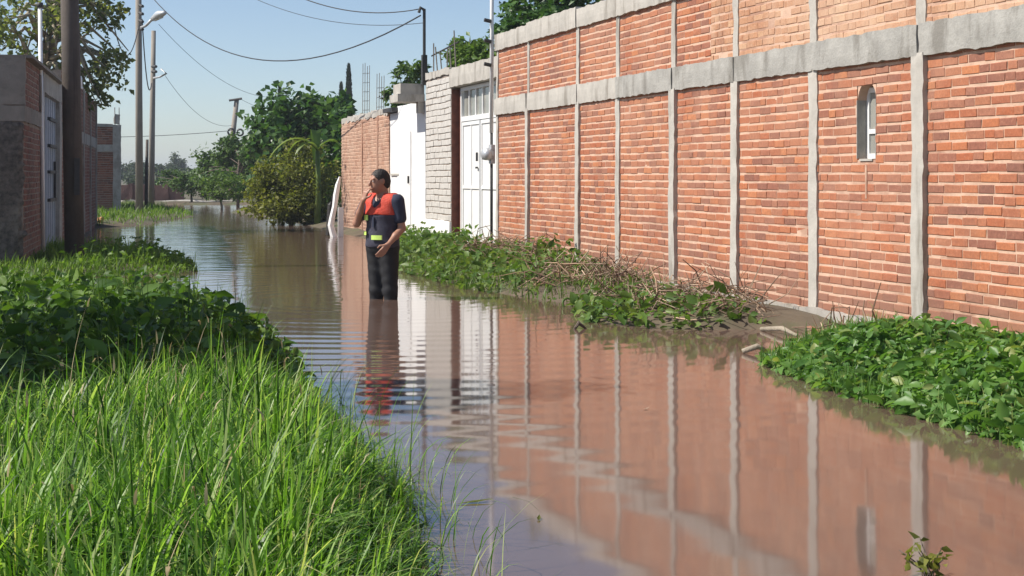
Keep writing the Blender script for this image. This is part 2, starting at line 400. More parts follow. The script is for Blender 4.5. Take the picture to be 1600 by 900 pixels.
def tree(name, label, base, h, crowns, n, leaf, mleaf, mbark=None, trunk_r=.12, group=None, seed=1, clumps=40, tight=.2, cat='tree', up=.45, lean=(0, 0), aspect=.55):
    r = np.random.default_rng(seed)
    t = thing(name, label, cat, base, group)
    mb = MB(); bx, by, bz = base
    top = (bx + lean[0], by + lean[1], bz + h * .62)
    pts = [Vector(base) - Vector((0, 0, .15))] + [Vector(base).lerp(Vector(top), k) + Vector((r.normal(0, .04), r.normal(0, .04), 0)) * h * .3 for k in (.3, .6, 1)]
    mb.tube(pts, [trunk_r * 1.25, trunk_r, trunk_r * .8, trunk_r * .5], 9)
    for c, rad, w_ in crowns:
        for k in range(5):
            e = Vector(c) + Vector(r.normal(0, .42, 3) * np.array(rad))
            s = pts[1].lerp(pts[3], r.uniform(.2, 1)); mid = s.lerp(e, .5) + Vector((0, 0, .06 * h))
            mb.tube([s, mid, e], [trunk_r * .42, trunk_r * .26, trunk_r * .08], 6)
    mb.build('trunk', mbark or M['bark'], t, smooth=True)
    W = sum(c[2] for c in crowns); VV = []; FF = []; k = 0
    for c, rad, w_ in crowns:
        pp = crown_points(r, c, rad, int(n * w_ / W), clumps, tight)
        pp[:, 2] = np.maximum(pp[:, 2], bz + .03)
        V, Fc = leaves(pp, leaf, r, up, aspect); VV.append(V); FF.append(Fc + k); k += len(V)
    fast_mesh('crown', np.concatenate(VV), np.concatenate(FF), mleaf, t)
    return t
def blades(pos, h, wd, r, lean=.5, seg=4, az=None, curl=1.0):
    n = len(pos)
    az = r.uniform(0, 2 * np.pi, n) if az is None else az
    d = np.stack([np.cos(az), np.sin(az), np.zeros(n)], 1); sd = np.stack([-np.sin(az + r.normal(0, .5, n)), np.cos(az), np.zeros(n)], 1); sd = unit(sd)
    ln = np.abs(r.normal(lean, lean * .6, n))
    V = []
    for i in range(seg + 1):
        k = i / seg
        th = ln * (k ** 1.0) * 1.15 * (1 + .6 * k * curl)
        if i == 0: c = pos.copy()
        else: c = c + (d * np.sin(th)[:, None] + np.array((0, 0, 1)) * np.cos(th)[:, None]) * (h / seg)[:, None]
        ww = wd * (1 - k ** 2.2) * (.7 + .6 * min(k * 3, 1)) * .5
        if i < seg: V += [c + sd * ww[:, None], c - sd * ww[:, None]]
        else: V += [c]
    V = np.stack(V, 1); m = V.shape[1]
    q = []
    for i in range(seg - 1): q += [(2 * i, 2 * i + 1, 2 * i + 3), (2 * i, 2 * i + 3, 2 * i + 2)]
    q += [(2 * seg - 2, 2 * seg - 1, 2 * seg)]
    Fc = (np.arange(n)[:, None, None] * m + np.array(q)[None]).reshape(-1, 3)
    return V.reshape(-1, 3), Fc

# ------------------------------------------------------------------ land: signed distance to polygons
def sdist(X, Y, poly):
    poly = np.array(poly, float); d = np.full(X.shape, 1e9); ins = np.zeros(X.shape, bool)
    for (x0, y0), (x1, y1) in zip(poly, np.roll(poly, -1, 0)):
        ex, ey = x1 - x0, y1 - y0; L = ex * ex + ey * ey + 1e-9
        t = np.clip(((X - x0) * ex + (Y - y0) * ey) / L, 0, 1)
        d = np.minimum(d, np.hypot(X - x0 - t * ex, Y - y0 - t * ey))
        c = ((y0 > Y) != (y1 > Y)) & (X < (x1 - x0) * (Y - y0) / (y1 - y0 + 1e-12) + x0)
        ins ^= c
    return np.where(ins, d, -d)
NEAR = [(-9, -3), (.5, -3), (.6, 1.0), P(620, 1300), P(636, 980), P(630, 900), P(618, 830), P(588, 755), P(520, 695), P(487, 640), P(458, 597), P(436, 560),
        Q(395, 10.5), Q(330, 11.4), Q(250, 12.3), Q(120, 12.8), Q(0, 13.0), Q(-300, 14), Q(-900, 15), (-30, 10)]
STRIP = [Q(-700, 17.5), Q(-100, 18.4), P(60, 434), P(190, 432), P(260, 430), P(303, 424), P(290, 410), P(230, 400), P(190, 396), P(150, 398), Q(128, 25.5), Q(146, 39), Q(100, 44), Q(-300, 48), Q(-900, 48)]
FAR_T = [Q(-400, 35), P(130, 356), P(160, 355), P(215, 353), P(260, 346), P(303, 338), P(285, 331), P(240, 324), P(215, 322), P(160, 321.5), Q(-300, 66)]
REDGE_Y = [-10, 4, 6, 8, 9.2, 9.9, 10.3, 11.0, 11.35, 12, 13, 13.7, 14.2, 16, 19, 22, 25, 28, 34, 37, 40, 52, 60, 70]
REDGE_X = [4.25, 4.3, 4.35, 4.42, 4.62, 5.15, 5.7, 6.0, 4.9, 4.42, 4.6, 5.3, 4.75, 4.42, 4.38, 4.6, 5.3, 5.85, 5.95, 6.0, 6.0, 5.6, 6.8, 9]
def bank(X, Y):
    d = np.maximum.reduce([sdist(X, Y, NEAR), sdist(X, Y, STRIP), sdist(X, Y, FAR_T)])
    d = np.maximum(d, X - np.interp(Y, REDGE_Y, REDGE_X))
    far = depth(X, Y) - 66
    d = np.maximum(d, far)
    d = np.maximum(d, -X - 14)
    return d
def ground_z(X, Y):
    d = bank(X, Y)
    z = np.clip(d * .22, -.40, .10)
    z = z + np.where(d > .1, .02 * np.sin(X * 3.1 + Y) * np.cos(Y * 2.3), 0)
    return z
def gz(x, y): return float(ground_z(np.array([x]), np.array([y]))[0])
def axis(lo, flo, fhi, hi, st, k=1.35):
    mid = list(np.arange(flo, fhi, st)); s = st; up = []; x = fhi
    while x < hi: up.append(x); s *= k; x += s
    up.append(hi); s = st; dn = []; x = flo - st
    while x > lo: dn.append(x); s *= k; x -= s
    dn.append(lo)
    return np.array(dn[::-1] + mid + up)
def grid(name, xs, ys, zf, m, smooth=True):
    X, Y = np.meshgrid(xs, ys); Zs = zf(X, Y)
    V = np.stack([X, Y, Zs], -1).reshape(-1, 3); W = len(xs)
    i, j = np.meshgrid(np.arange(len(ys) - 1), np.arange(W - 1), indexing='ij'); a = (i * W + j).ravel()
    return fast_mesh(name, V, np.stack([a, a + 1, a + W + 1, a + W], 1), m, smooth=smooth)
g = struct(grid('ground', axis(-900, -9, 9, 900, .18), axis(-150, -1, 72, 1500, .22), ground_z, M['soil']))
MAN = P(598, 467)
def water_z(X, Y):
    r = np.random.default_rng(3)
    d = np.hypot(X - MAN[0], Y - MAN[1])
    amp = np.exp(-((d - 5.2) / 3.4) ** 2) * np.exp(-((X - 1.9) / 1.55) ** 2) * (.75 + .25 * np.sin(X * 1.7 + 1))
    z = .0017 * amp * np.sin(2 * np.pi * d / .34 + 1.1 * np.sin(X * 1.3 + .7 * np.sin(Y * 1.1)) + .9 * np.sin(Y * .9 + X * .5))
    z += .0006 * np.exp(-d / 3.0) * np.sin(2 * np.pi * d / .27)
    for k in range(26):
        lam = r.uniform(.16, .9); th = r.normal(0, .55); ph = r.uniform(0, 6.28)
        kx, ky = math.sin(th), math.cos(th)
        env = .5 + .5 * np.sin(X * r.uniform(.2, .9) + Y * r.uniform(.2, .7) + r.uniform(0, 6))
        z += lam * .00055 / 6.28 * 1.2 * env * np.sin(2 * np.pi / lam * (X * kx + Y * ky) + ph)
    fade = np.clip((Y - 2.2) / 1, 0, 1) * np.clip((30 - Y) / 8, 0, 1)
    return z * fade
ys = np.concatenate([np.arange(-12, 2, 2), np.arange(2, 12, .035), np.arange(12, 20, .05), np.arange(20, 31, .12), np.arange(31, 90, 3)])
xs = np.concatenate([np.arange(-40, -4, 3), np.arange(-4, .2, .25), np.arange(.2, 6.2, .055), np.arange(6.2, 30, 3)])
struct(grid('flood_water', xs, ys, water_z, M['water']))

# ------------------------------------------------------------------ long brick wall
WX = 6.15
WA, WB = 5.0, 21.2
wall = thing('brick_wall', 'long high wall of orange bricks with concrete columns, beam and coping', 'wall', (WX, 13.0, .0))
fr = frame(WX, 0, (-1, 0))            # along = +Y
NY0, NY1, NZ0, NZ1 = 10.48, 10.76, 1.40, 1.87      # arched slit; half-circle above
NR = (NY1 - NY0) / 2; NC = (NY0 + NY1) / 2
core = MB()
for (a, b, z0, z1) in ((WA, NY0 - .01, -.3, 3.1), (NY1 + .01, WB, -.3, 3.1), (NY0 - .01, NY1 + .01, -.3, NZ0 - .01), (NY0 - .01, NY1 + .01, NZ1 + NR + .01, 3.1)):
    core.obox(fr, (a, -.15, z0), (b, -.0045, z1))
# spandrels above the slit
K = 12; prev = None
for i in range(K):
    t0, t1 = math.pi * i / K, math.pi * (i + 1) / K
    y0, y1 = NC + NR * math.cos(t0), NC + NR * math.cos(t1); zt0, zt1 = NZ1 + NR * math.sin(t0), NZ1 + NR * math.sin(t1)
    n = len(core.v); zt = NZ1 + NR + .012
    for d in (-.15, -.0065):
        core.v += [fr(y0, d, zt0), fr(y1, d, zt1), fr(y1, d, zt), fr(y0, d, zt)]
    core.f += [(n, n + 1, n + 2, n + 3), (n + 7, n + 6, n + 5, n + 4), (n, n + 4, n + 5, n + 1)]
core.build('mortar', M['mortar'], wall)
BZ0, BZ1, CZ0, CZ1 = 2.155, 2.385, 3.10, 3.34
YCOL = [6.4, 8.1, onX(1440, WX), onX(1272, WX), onX(1150, WX), onX(1054, WX), onX(966, WX), onX(904, WX), onX(826, WX), 21.13]
ZA, ZB = NZ0 - .02, NZ1 + NR * .75
lay(wall, fr, WA, WB, .135, BZ0 + .03, M['brick'], skipf=lambda s_, z: ZA < z < ZB and YCOL[2] < s_ < YCOL[3], cap=276, seed=11)
lay(wall, fr, YCOL[2], NY0 - .004, .135, BZ0 + .03, M['brick'], skipf=lambda s_, z: not ZA < z < ZB, cap=12, seed=5)
lay(wall, fr, NY1 + .004, YCOL[3], .135, BZ0 + .03, M['brick'], skipf=lambda s_, z: not ZA < z < ZB, cap=12, seed=6)
# upper courses; the stretch nearest the road end is paler, broken bricks
lay(wall, fr, 13.6, WB, BZ1 - .01, CZ0 + .01, M['brick'], cap=0, seed=12)
lay(wall, fr, WA, 13.6, BZ1 - .01, CZ0 + .01, M['brick_pale'], cap=0, seed=13, ragged=.45, wav=.009, drop=.03, rest='broken_brickwork')
for i, y in enumerate(YCOL):
    wd = (.075, .07, .08, .075, .07, .07, .065, .065, .055, .05)[i]
    rough_box('column', fr, (y - wd, -.1, -.15), (y + wd, .022 + .012 * (i % 3), BZ0 + .02), M['concrete_lt'], wall, .006, .07, sd=i)
    rough_box('column', fr, (y - wd * .85, -.1, BZ1 - .02), (y + wd * .7, .014 + .006 * (i % 2), CZ0 + .02), M['concrete_lt'], wall, .006, .07, sd=i + 20)
beam_cuts = [WA] + YCOL[1:-1] + [WB]
for i in range(len(beam_cuts) - 1):
    rough_box('bond_beam', fr, (beam_cuts[i] + .006, -.12, BZ0), (beam_cuts[i + 1] - .006, .030 + .008 * ((i * 7) % 3), BZ1 + .01), M['concrete'] if i < 6 else M['concrete_lt'], wall, .0045, .06, sd=i)
for i in range(len(beam_cuts) - 1):
    rough_box('coping', fr, (beam_cuts[i] + .004, -.17, CZ0), (beam_cuts[i + 1] - .004, .035 + .006 * ((i * 5) % 3), CZ1 + .02 * math.sin(i * 2)), M['concrete_lt'], wall, .005, .07, sd=i + 40)
rough_box('footing', fr, (WA, -.1, -.4), (WB, .05, .135), M['footing'], wall, .008, .1)
mb = MB()
for a in (8.9, 10.95, 12.4, 13.6, 17.2, 18.6): mb.obox(fr, (a, .045, -.2), (a + .008, .053, .13))
wn = MB()      # white frame set into the slit
for a, b in (((NY0 + .0, -.115, NZ0), (NY0 + .035, -.085, NZ1 + .1)), ((NY1 - .035, -.115, NZ0), (NY1, -.085, NZ1 + .1)), ((NY0 + .035, -.115, NZ0), (NY1 - .035, -.085, NZ0 + .04)),
             ((NY0 + .035, -.115, NZ0 + .2), (NY1 - .035, -.085, NZ0 + .235)), ((NY0 + .035, -.115, NZ1 + .06), (NY1 - .035, -.085, NZ1 + .10))): wn.obox(fr, a, b)
win = wn.build('window', M['paint_white'], wall)
for z0, z1 in ((NZ0 + .04, NZ0 + .2), (NZ0 + .235, NZ1 + .06)):
    MB().obox(fr, (NY0 + .035, -.108, z0), (NY1 - .035, -.1, z1)).build('pane', M['glass'], win)
MB().obox(fr, (NY0 + .04, -.10, NZ0 - .02), (NY1 - .04, .006, NZ0 - .002)).build('sill', M['concrete_lt'], win)
rv = MB()      # plastered reveal
rv.obox(fr, (NY1 + .001, -.148, NZ0), (NY1 + .009, .002, NZ1)); rv.obox(fr, (NY0 - .009, -.148, NZ0), (NY0 - .001, .002, NZ1))
rv.build('reveal', M['concrete'], win)
dr = MB(); dr.obox(fr, (NC - .012, -.004, 1.08), (NC + .012, .004, 1.35)); dr.build('mortar_run', M['mortar'], wall)

# ------------------------------------------------------------------ gate house beyond the wall
GX = 6.3
G0, G1, G2, G3, G4 = 21.24, onX(705, GX), onX(665, GX), onX(608, GX), onX(533, GX)
gf = frame(GX, 0, (-1, 0))
gate = thing('metal_gate', 'white sheet metal double gate with barred transom panes', 'gate', (GX, (G0 + G1) / 2, .1))
GT = 2.74; ga, gb = G0 + .12, G1 - .12; mid = ga + (gb - ga) * .60
D0 = -.16
for nm, a, b in (('gate_leaf', ga + .06, mid - .025), ('gate_leaf', mid + .025, gb - .06)):
    lf = MB().obox(gf, (a, D0 - .03, .12), (b, D0, 2.16)).build(nm, M['paint_white'], gate)
    tr = MB()
    for s0, s1, z0, z1 in ((a, a + .05, .12, 2.16), (b - .05, b, .12, 2.16), (a + .05, b - .05, .12, .18), (a + .05, b - .05, 2.10, 2.16), (a + .05, b - .05, 1.05, 1.10)):
        tr.obox(gf, (s0, D0 - .002, z0), (s1, D0 + .018, z1))
    if nm and a > mid: tr.obox(gf, ((a + b) / 2 - .02, D0 - .002, .18), ((a + b) / 2 + .02, D0 + .014, 1.05)).obox(gf, ((a + b) / 2 - .02, D0 - .002, 1.1), ((a + b) / 2 + .02, D0 + .014, 2.1))
    tr.build('leaf_frame', M['paint_white'], lf)
    if a > mid: MB().obox(gf, (a + .1, D0 + .02, 1.5), (a + .13, D0 + .05, 1.64)).build('handle', M['metal_dark'], lf); MB().obox(gf, (a + .1, D0 + .02, 1.38), (a + .2, D0 + .04, 1.41)).build('latch', M['metal_dark'], lf)
MB().obox(gf, (mid - .024, D0 - .04, .1), (mid + .024, D0 + .028, 2.165)).build('centre_post', M['metal_grey'], gate)
fm = MB()
fm.obox(gf, (ga, D0 - .04, .05), (ga + .058, D0 + .03, GT)).obox(gf, (gb - .058, D0 - .04, .05), (gb, D0 + .03, GT))
fm.obox(gf, (ga + .058, D0 - .04, GT - .06), (gb - .058, D0 + .03, GT)).obox(gf, (ga + .058, D0 - .04, 2.17), (gb - .058, D0 + .03, 2.25))
fm.build('gate_frame', M['paint_white'], gate)
nb = 7; step = (gb - ga - .116) / nb
for i in range(nb):
    s0 = ga + .058 + i * step
    MB().obox(gf, (s0 + .02, D0 - .025, 2.25), (s0 + step - .02, D0 - .015, GT - .06)).build('pane', M['glass'], gate)
    if i: MB().obox(gf, (s0 - .019, D0 - .03, 2.25), (s0 + .019, D0 + .01, GT - .06)).build('glazing_bar', M['paint_white'], gate)
MB().obox(gf, (gb + .002, D0 - .02, .1), (G1 + .008, D0 + .015, GT - .02)).build('jamb_plate', M['rust'], gate)
MB().obox(gf, (G1 + .010, D0 - .02, .1), (G1 + .020, -.016, GT - .02)).build('jamb_return', M['rust'], gate)
gw = thing('gate_wall', 'pale block gate pier and streaked concrete lintel over white gate', 'wall', (GX, G1, .1))
rough_box('lintel', gf, (G0, -.3, GT + .012), (G1 + .1, .02, 3.07), M['concrete_lt'], gw, .006, .12)
rough_box('pier', gf, (G0, -.3, -.1), (ga - .004, -.02, GT + .01), M['plaster_white'], gw, .004, .15)
MB().obox(gf, (G1 + .022, -.3, -.1), (G2, -.012, 3.04)).build('mortar', M['mortar_grey'], gw)
lay(gw, gf, G1 + .03, G2 - .01, .50, 2.98, M['block'], bl=.30, bh=.094, joint=.013, cap=300, seed=21, part='block', rest='blockwork', wav=.005)
rough_box('cap_course', gf, (G1 + .104, -.3, 2.985), (G2 + .02, .022, 3.10), M['concrete_lt'], gw, .008, .12)
rough_box('plinth', gf, (G1 + .03, -.2, -.1), (G2, .03, .49), M['plaster_white'], gw, .006, .15)
MB().obox(gf, (G1 - .115, -.145, .1), (G1 + .02, -.135, .11)).build('threshold', M['concrete'], gw)
wh = thing('white_house', 'low white plastered house front with recessed door panel and grey canopy', 'house', (GX, (G2 + G3) / 2, .1))
rough_box('wall', gf, (G2 + .03, -.6, -.1), (G3 - .75, 0, 2.62), M['plaster_white'], wh, .004, .3)
rough_box('wall', gf, (G3 - .74, -.6, -.1), (G3, -.02, 2.5), M['plaster_white'], wh, .004, .3)
dp = MB().obox(gf, (G2 + 1.15, .003, .12), (G2 + 2.15, .018, 2.1)).build('door', M['paint_white'], wh)
MB().obox(gf, (G2 + 1.24, .02, 1.12), (G2 + 1.27, .05, 1.26)).build('handle', M['metal_dark'], dp)
MB().obox(gf, (G2 + 2.2, -.003, 1.27), (G3 - .1, .012, 1.31)).build('ledge', M['concrete_lt'], wh)
cn = MB()
cn.obox(gf, (G2 + .06, 0.002, 2.60), (G2 + .75, .50, 2.74)); cn.obox(gf, (G2 + .10, 0.002, 2.742), (G2 + .71, .44, 2.93))
cn.build('canopy', M['concrete_lt'], wh)
MB().obox(gf, (G2 + .08, .002, 2.40), (G2 + .24, .12, 2.598)).build('bracket', M['concrete_lt'], wh)
MB().obox(gf, (G3 - .8, -.62, 2.52), (G3 + .05, .12, 2.60)).build('eave_shadow', M['metal_dark'], wh)  # roof edge coloured black to stand for the shadow beneath it
fw = thing('brick_wall', 'pale pinkish brick wall standing behind the wading man', 'wall', (GX, (G3 + G4) / 2, .1))
MB().obox(gf, (G3 + .02, -.16, -.3), (G4 - .06, -.006, 2.56)).build('mortar', M['mortar'], fw)
lay(fw, gf, G3 + .02, G4 - .03, -.05, 2.50, M['brick_far'], cap=120, seed=31)
ef = frame(GX, G4 - .03, (0, 1)); 
for i in range(3): rough_box('coping', gf, (G3 + .02 + i * 1.75, -.2, 2.50 - .01 * i), (min(G3 + 1.74 + i * 1.75, G4), .03, 2.62 - .015 * i), M['concrete_lt'], fw, .02, .12)
rough_box('column', gf, (onX(566, GX) - .06, -.1, 0), (onX(566, GX) + .06, .02, 2.5), M['brick_far'], fw, .008, .12)
rough_box('column', gf, (onX(590, GX) - .06, -.1, 0), (onX(590, GX) + .06, .02, 2.5), M['brick_far'], fw, .008, .12)
def rebar_cage(u, y, ztop, z0, lab):
    x = GX + .08; mb = MB()
    t = thing('rebar_cage', lab, 'rebar', (x, y, z0), 'starter bars on the pale brick wall')
    for dx in (-.05, .05):
        for dy in (-.12, .12): MB().tube([(x + dx, y + dy, z0 - .1), (x + dx + .01, y + dy, ztop - .05 * (dx > 0))], .007, 5).build('bar', M['rebar'], t)
    z = z0 + .1
    while z < ztop - .1:
        MB().tube([(x - .055, y - .125, z), (x + .055, y - .125, z), (x + .055, y + .125, z), (x - .055, y + .125, z), (x - .055, y - .125, z)], .003, 4).build('stirrup', M['rebar'], t); z += .2
rebar_cage(565, onX(566, GX), 3.72, 2.60, 'taller pair of bare rebar rising above pale brick wall')
rebar_cage(587, onX(588, GX), 3.40, 2.60, 'shorter pair of bare rebar above pale brick wall beside white house')

# mast, meter, roof rail with plants
t = thing('service_mast', 'tall thin white steel service mast between brick wall and gate', 'mast', (6.22, 21.32, .1))
mx, my = Q(768, depth(6.12, 21.36))
MB().tube([(mx, my, -.1), (mx, my, 1.9)], .022, 8).build('lower_conduit', M['metal_dark'], t, True)
MB().tube([(mx, my, 1.9), (mx + .01, my, 5.2)], .030, 8).build('pipe', M['paint_white'], t, True)
for z in (2.9, 3.25, 3.55): MB().tube([(mx - .02, my - .03, z), (mx - .12, my - .03, z + .02)], .03, 6).build('insulator', M['metal_dark'], t)
mt = thing('electric_meter', 'small round grey electric meter fixed beside white gate', 'meter', (mx, my, 1.5))
zc = depth(mx, my); zm = Z(241, zc)
MB().tube([(mx - .02, my - .03, zm), (mx - .14, my - .06, zm)], [.10, .085], 14).build('dial_cover', M['metal_grey'], mt, True)
MB().box((mx - .03, my - .09, zm - .14), (mx + .03, my + .05, zm + .14)).build('back_box', M['metal_grey'], mt)
py = G2 + .02; px = GX - .02
ps = thing('roof_post', 'dark steel post with thin mast on the block wall end', 'post', (px, py, 3.1))
zc = depth(px, py)
MB().box((px - .045, py - .05, 2.9), (px + .045, py + .05, Z(86, zc))).build('post_box', M['metal_dark'], ps)
MB().tube([(px, py, Z(86, zc)), (px, py, Z(14, zc))], .028, 8).build('mast_pipe', M['metal_dark'], ps)
MB().tube([(px, py, Z(16, zc)), (px - .07, py, Z(12, zc)), (px - .1, py, Z(20, zc))], .03, 8).build('weather_head', M['metal_dark'], ps)
rl = thing('roof_railing', 'leaning rusty bars and rail above the block wall', 'railing', (px + .4, py - .5, 3.1))
for i in range(6):
    y = py - .1 - i * .32; r_ = random.uniform(-.05, .05)
    MB().tube([(px + .15, y, 3.0), (px + .15 + r_, y + random.uniform(-.1, .12), 3.55 + random.uniform(-.1, .2))], .012, 5).build('bar', M['rebar'], rl)
MB().tube([(px + .14, py, 3.43), (px + .14, py - 1.9, 3.52)], .015, 5).build('rail', M['metal_dark'], rl)

# ------------------------------------------------------------------ left side: brick yard wall, blue gate, sheds
LD = Vector((.0713, .9974)); P0 = Vector(Q(37, 19.5))
def lp(t): return P0 + LD * t
ln = (LD.y, -LD.x)                       # faces the road (+X)
# frame with n=(+x): along = n x z = (ny,-nx) = (-LD.x,-LD.y): runs back towards the camera
lfr0 = frame(P0.x, P0.y, ln)
def lf(s, d, z): return lfr0(-s, d, z)   # s measured away from the camera
class FR:
    pass
def seg_frame(t1):
    o = lp(t1); return frame(o.x, o.y, ln)   # s from 0 (far end t1) towards camera
yard = thing('brick_yard_wall', 'dark shaded brick corner building with concrete corner column and peeling render', 'building', (P0.x - 1, P0.y + 1, .05))
TOPZ = 2.83
f1 = seg_frame(2.85)
MB().obox(f1, (0, -.15, -.1), (2.85, -.006, TOPZ)).build('mortar', M['mortar_grey'], yard)
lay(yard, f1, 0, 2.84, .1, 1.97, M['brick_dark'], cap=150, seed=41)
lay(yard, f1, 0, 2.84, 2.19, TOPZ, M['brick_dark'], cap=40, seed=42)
rough_box('bond_beam', f1, (0, -.1, 1.97), (2.83, .025, 2.18), M['concrete_old'], yard, .006, .12)
rough_box('column', f1, (.0, -.1, 2.2), (.55, .03, TOPZ - .1), M['concrete_old'], yard, .006, .12)
ff = frame(P0.x, P0.y, (-LD.x, -LD.y))   # front face towards the camera; along = n x z
sgn = 1 if ff.a[0] < 0 else -1
if sgn < 0: raise RuntimeError('front frame')
MB().obox(ff, (.004, -.15, -.1), (6, -.006, TOPZ)).build('mortar', M['mortar_grey'], yard)
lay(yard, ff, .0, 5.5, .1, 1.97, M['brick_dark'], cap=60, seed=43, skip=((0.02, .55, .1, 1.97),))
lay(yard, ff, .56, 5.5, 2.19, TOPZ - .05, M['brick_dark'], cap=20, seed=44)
rough_box('bond_beam', ff, (-.02, -.1, 1.97), (6, .03, 2.18), M['concrete_old'], yard, .006, .15)
rough_box('column', ff, (-.02, -.1, 2.185), (.30, .03, TOPZ), M['concrete_old'], yard, .006, .12)
rough_box('render_patch', ff, (.01, -.1, .0), (.40, .035, 1.965), M['stone_rough'], yard, .02, .05)
MB().obox(ff, (-.1, -6, TOPZ - .02), (6, -.16, TOPZ + .02)).build('roof', M['concrete_old'], yard)
o = lp(2.95); zc = depth(o.x, o.y)
sp = thing('steel_pipe', 'thin straight white capped pipe standing beside the pale blue gate', 'pipe', (o.x + .08, o.y, .05))
ax, ay = Q(68, 21.9); bx, by = Q(62.5, 21.9)
MB().tube([(ax, ay, -.1), (bx, by, Z(10, 21.9))], .030, 8).build('pipe', M['paint_white'], sp, True)
MB().tube([(bx, by, Z(10, 21.9) - .02), (bx, by, Z(4, 21.9))], .045, 8).build('pipe_cap', M['metal_dark'], sp, True)
bgte = thing('metal_gate', 'narrow pale blue sheet metal gate with black bolts in shade', 'gate', (*lp(4.5), .1))
f2 = seg_frame(6.6)
GS0, GS1 = .55, 3.55
lfm = MB().obox(f2, (GS0, -.10, .1), (GS1, -.06, 2.5)).build('gate_leaf', M['gate_blue'], bgte)
for s in np.arange(GS0 + .3, GS1, .42): MB().obox(f2, (s, -.062, .1), (s + .03, -.035, 2.5)).build('rib', M['gate_blue'], lfm)
for z in (.85, 1.3, 1.72, 2.15): MB().obox(f2, (GS0 + .2, -.06, z), (GS0 + 1.6, -.01, z + .05)).build('bolt', M['metal_dark'], lfm)
MB().obox(f2, (GS0 + .5, -.055, .85), (GS0 + .58, -.005, 1.5)).build('latch_bar', M['metal_dark'], lfm)
gp = thing('gate_portal', 'bare concrete posts and lintel around the pale blue gate', 'gate frame', (*lp(5.0), .1))
rough_box('lintel', f2, (.0, -.2, 2.52), (3.74, .02, 2.85), M['concrete'], gp, .006, .15)
rough_box('post', f2, (.0, -.2, -.1), (GS0 - .01, .02, 2.51), M['concrete'], gp, .006, .15)
rough_box('post', f2, (GS1 + .01, -.2, -.1), (3.70, .02, 2.51), M['concrete'], gp, .006, .15)
w2 = thing('brick_wall', 'long shaded brick wall behind the dark leaning pole', 'wall', (*lp(12), .1))
f3 = seg_frame(18.2); LW = 18.2 - 6.65
MB().obox(f3, (0, -.15, -.3), (LW, -.006, 3.1)).build('mortar', M['mortar_grey'], w2)
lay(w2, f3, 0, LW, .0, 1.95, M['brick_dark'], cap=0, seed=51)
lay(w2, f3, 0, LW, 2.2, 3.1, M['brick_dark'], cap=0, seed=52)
rough_box('bond_beam', f3, (0, -.1, 1.95), (LW, .025, 2.19), M['concrete'], w2, .006, .2)
for s in (0, 2.6, 5.2, 7.8, 10.4): rough_box('column', f3, (s, -.12, -.1), (s + .18, .04, 3.12), M['concrete'], w2, .006, .2)
bk = thing('bucket', 'white plastic bucket upside down on the shaded brick wall', 'bucket', (*Q(131, 31.5), 3.1))
bx_, by_ = Q(131, 31.5)
b_ = lp((by_ - P0.y) / LD.y); bx_ = b_.x - .08
MB().tube([(bx_, by_, 3.1), (bx_, by_, 3.30), (bx_, by_, 3.36)], [.11, .10, .085], 14).build('shell', M['white_plastic'], bk, True)
MB().tube([(bx_, by_, 3.095), (bx_, by_, 3.125)], .12, 14).build('rim', M['white_plastic'], bk, True)
# far shed
fx, fy = Q(188, 50)
shed = thing('brick_shed', 'unfinished dark brick shed with grey concrete frame at the grass spit', 'shed', (fx - 1.5, fy + 1, .05))
f4 = frame(fx, fy, (-.036, -1))
MB().obox(f4, (0, -.15, -.2), (4.5, -.006, 2.97)).build('mortar', M['mortar_grey'], shed)
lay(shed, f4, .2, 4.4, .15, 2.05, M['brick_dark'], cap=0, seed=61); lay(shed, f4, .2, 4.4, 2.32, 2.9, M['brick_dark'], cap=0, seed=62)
rough_box('column', f4, (-.02, -.2, -.1), (.24, .03, 2.97), M['concrete'], shed, .006, .2)
rough_box('bond_beam', f4, (.24, -.12, 2.07), (4.5, .025, 2.3), M['concrete'], shed, .006, .2)
rough_box('coping', f4, (.24, -.2, 2.9), (4.5, .05, 3.0), M['concrete'], shed, .006, .2)
MB().obox(f4, (-.01, -7, -.2), (.12, -.21, 2.9)).build('side_wall', M['concrete'], shed)
rc = MB()
for d in (-.04, -.14):
    for s in (.03, .17): MB().tube([f4(s, d, 2.9), f4(s + .01, d, 3.55)], .014, 5).build('starter_bar', M['rebar'], shed)
rough_box('column_stub', f4, (.02, -.16, 2.98), (.2, -.02, 3.3), M['concrete'], shed, .02, .1)
fwall = thing('boundary_wall', 'low dark brown boundary wall far across the water', 'wall', (*Q(240, 70), .1))
a_, b_ = Q(120, 70), Q(292, 71)
f5 = frame(a_[0], a_[1], (-SN, -CS))
WL = math.hypot(b_[0] - a_[0], b_[1] - a_[1])
for i in range(6):
    rough_box('wall_panel', f5, (-WL * (i + 1) / 6 + .04, -.15, 0), (-WL * i / 6 - .04, .0, .84 + .02 * math.sin(i * 3)), M['far_wall'], fwall, .01, .3)
    rough_box('pier', f5, (-WL * i / 6 - .1, -.2, 0), (-WL * i / 6 + .1, .04, .9), M['far_wall'], fwall, .01, .3)
rough_box('kerb', f5, (-WL - 6, .6, -.1), (0, 1.4, .12), M['concrete_lt'], fwall, .03, .4)

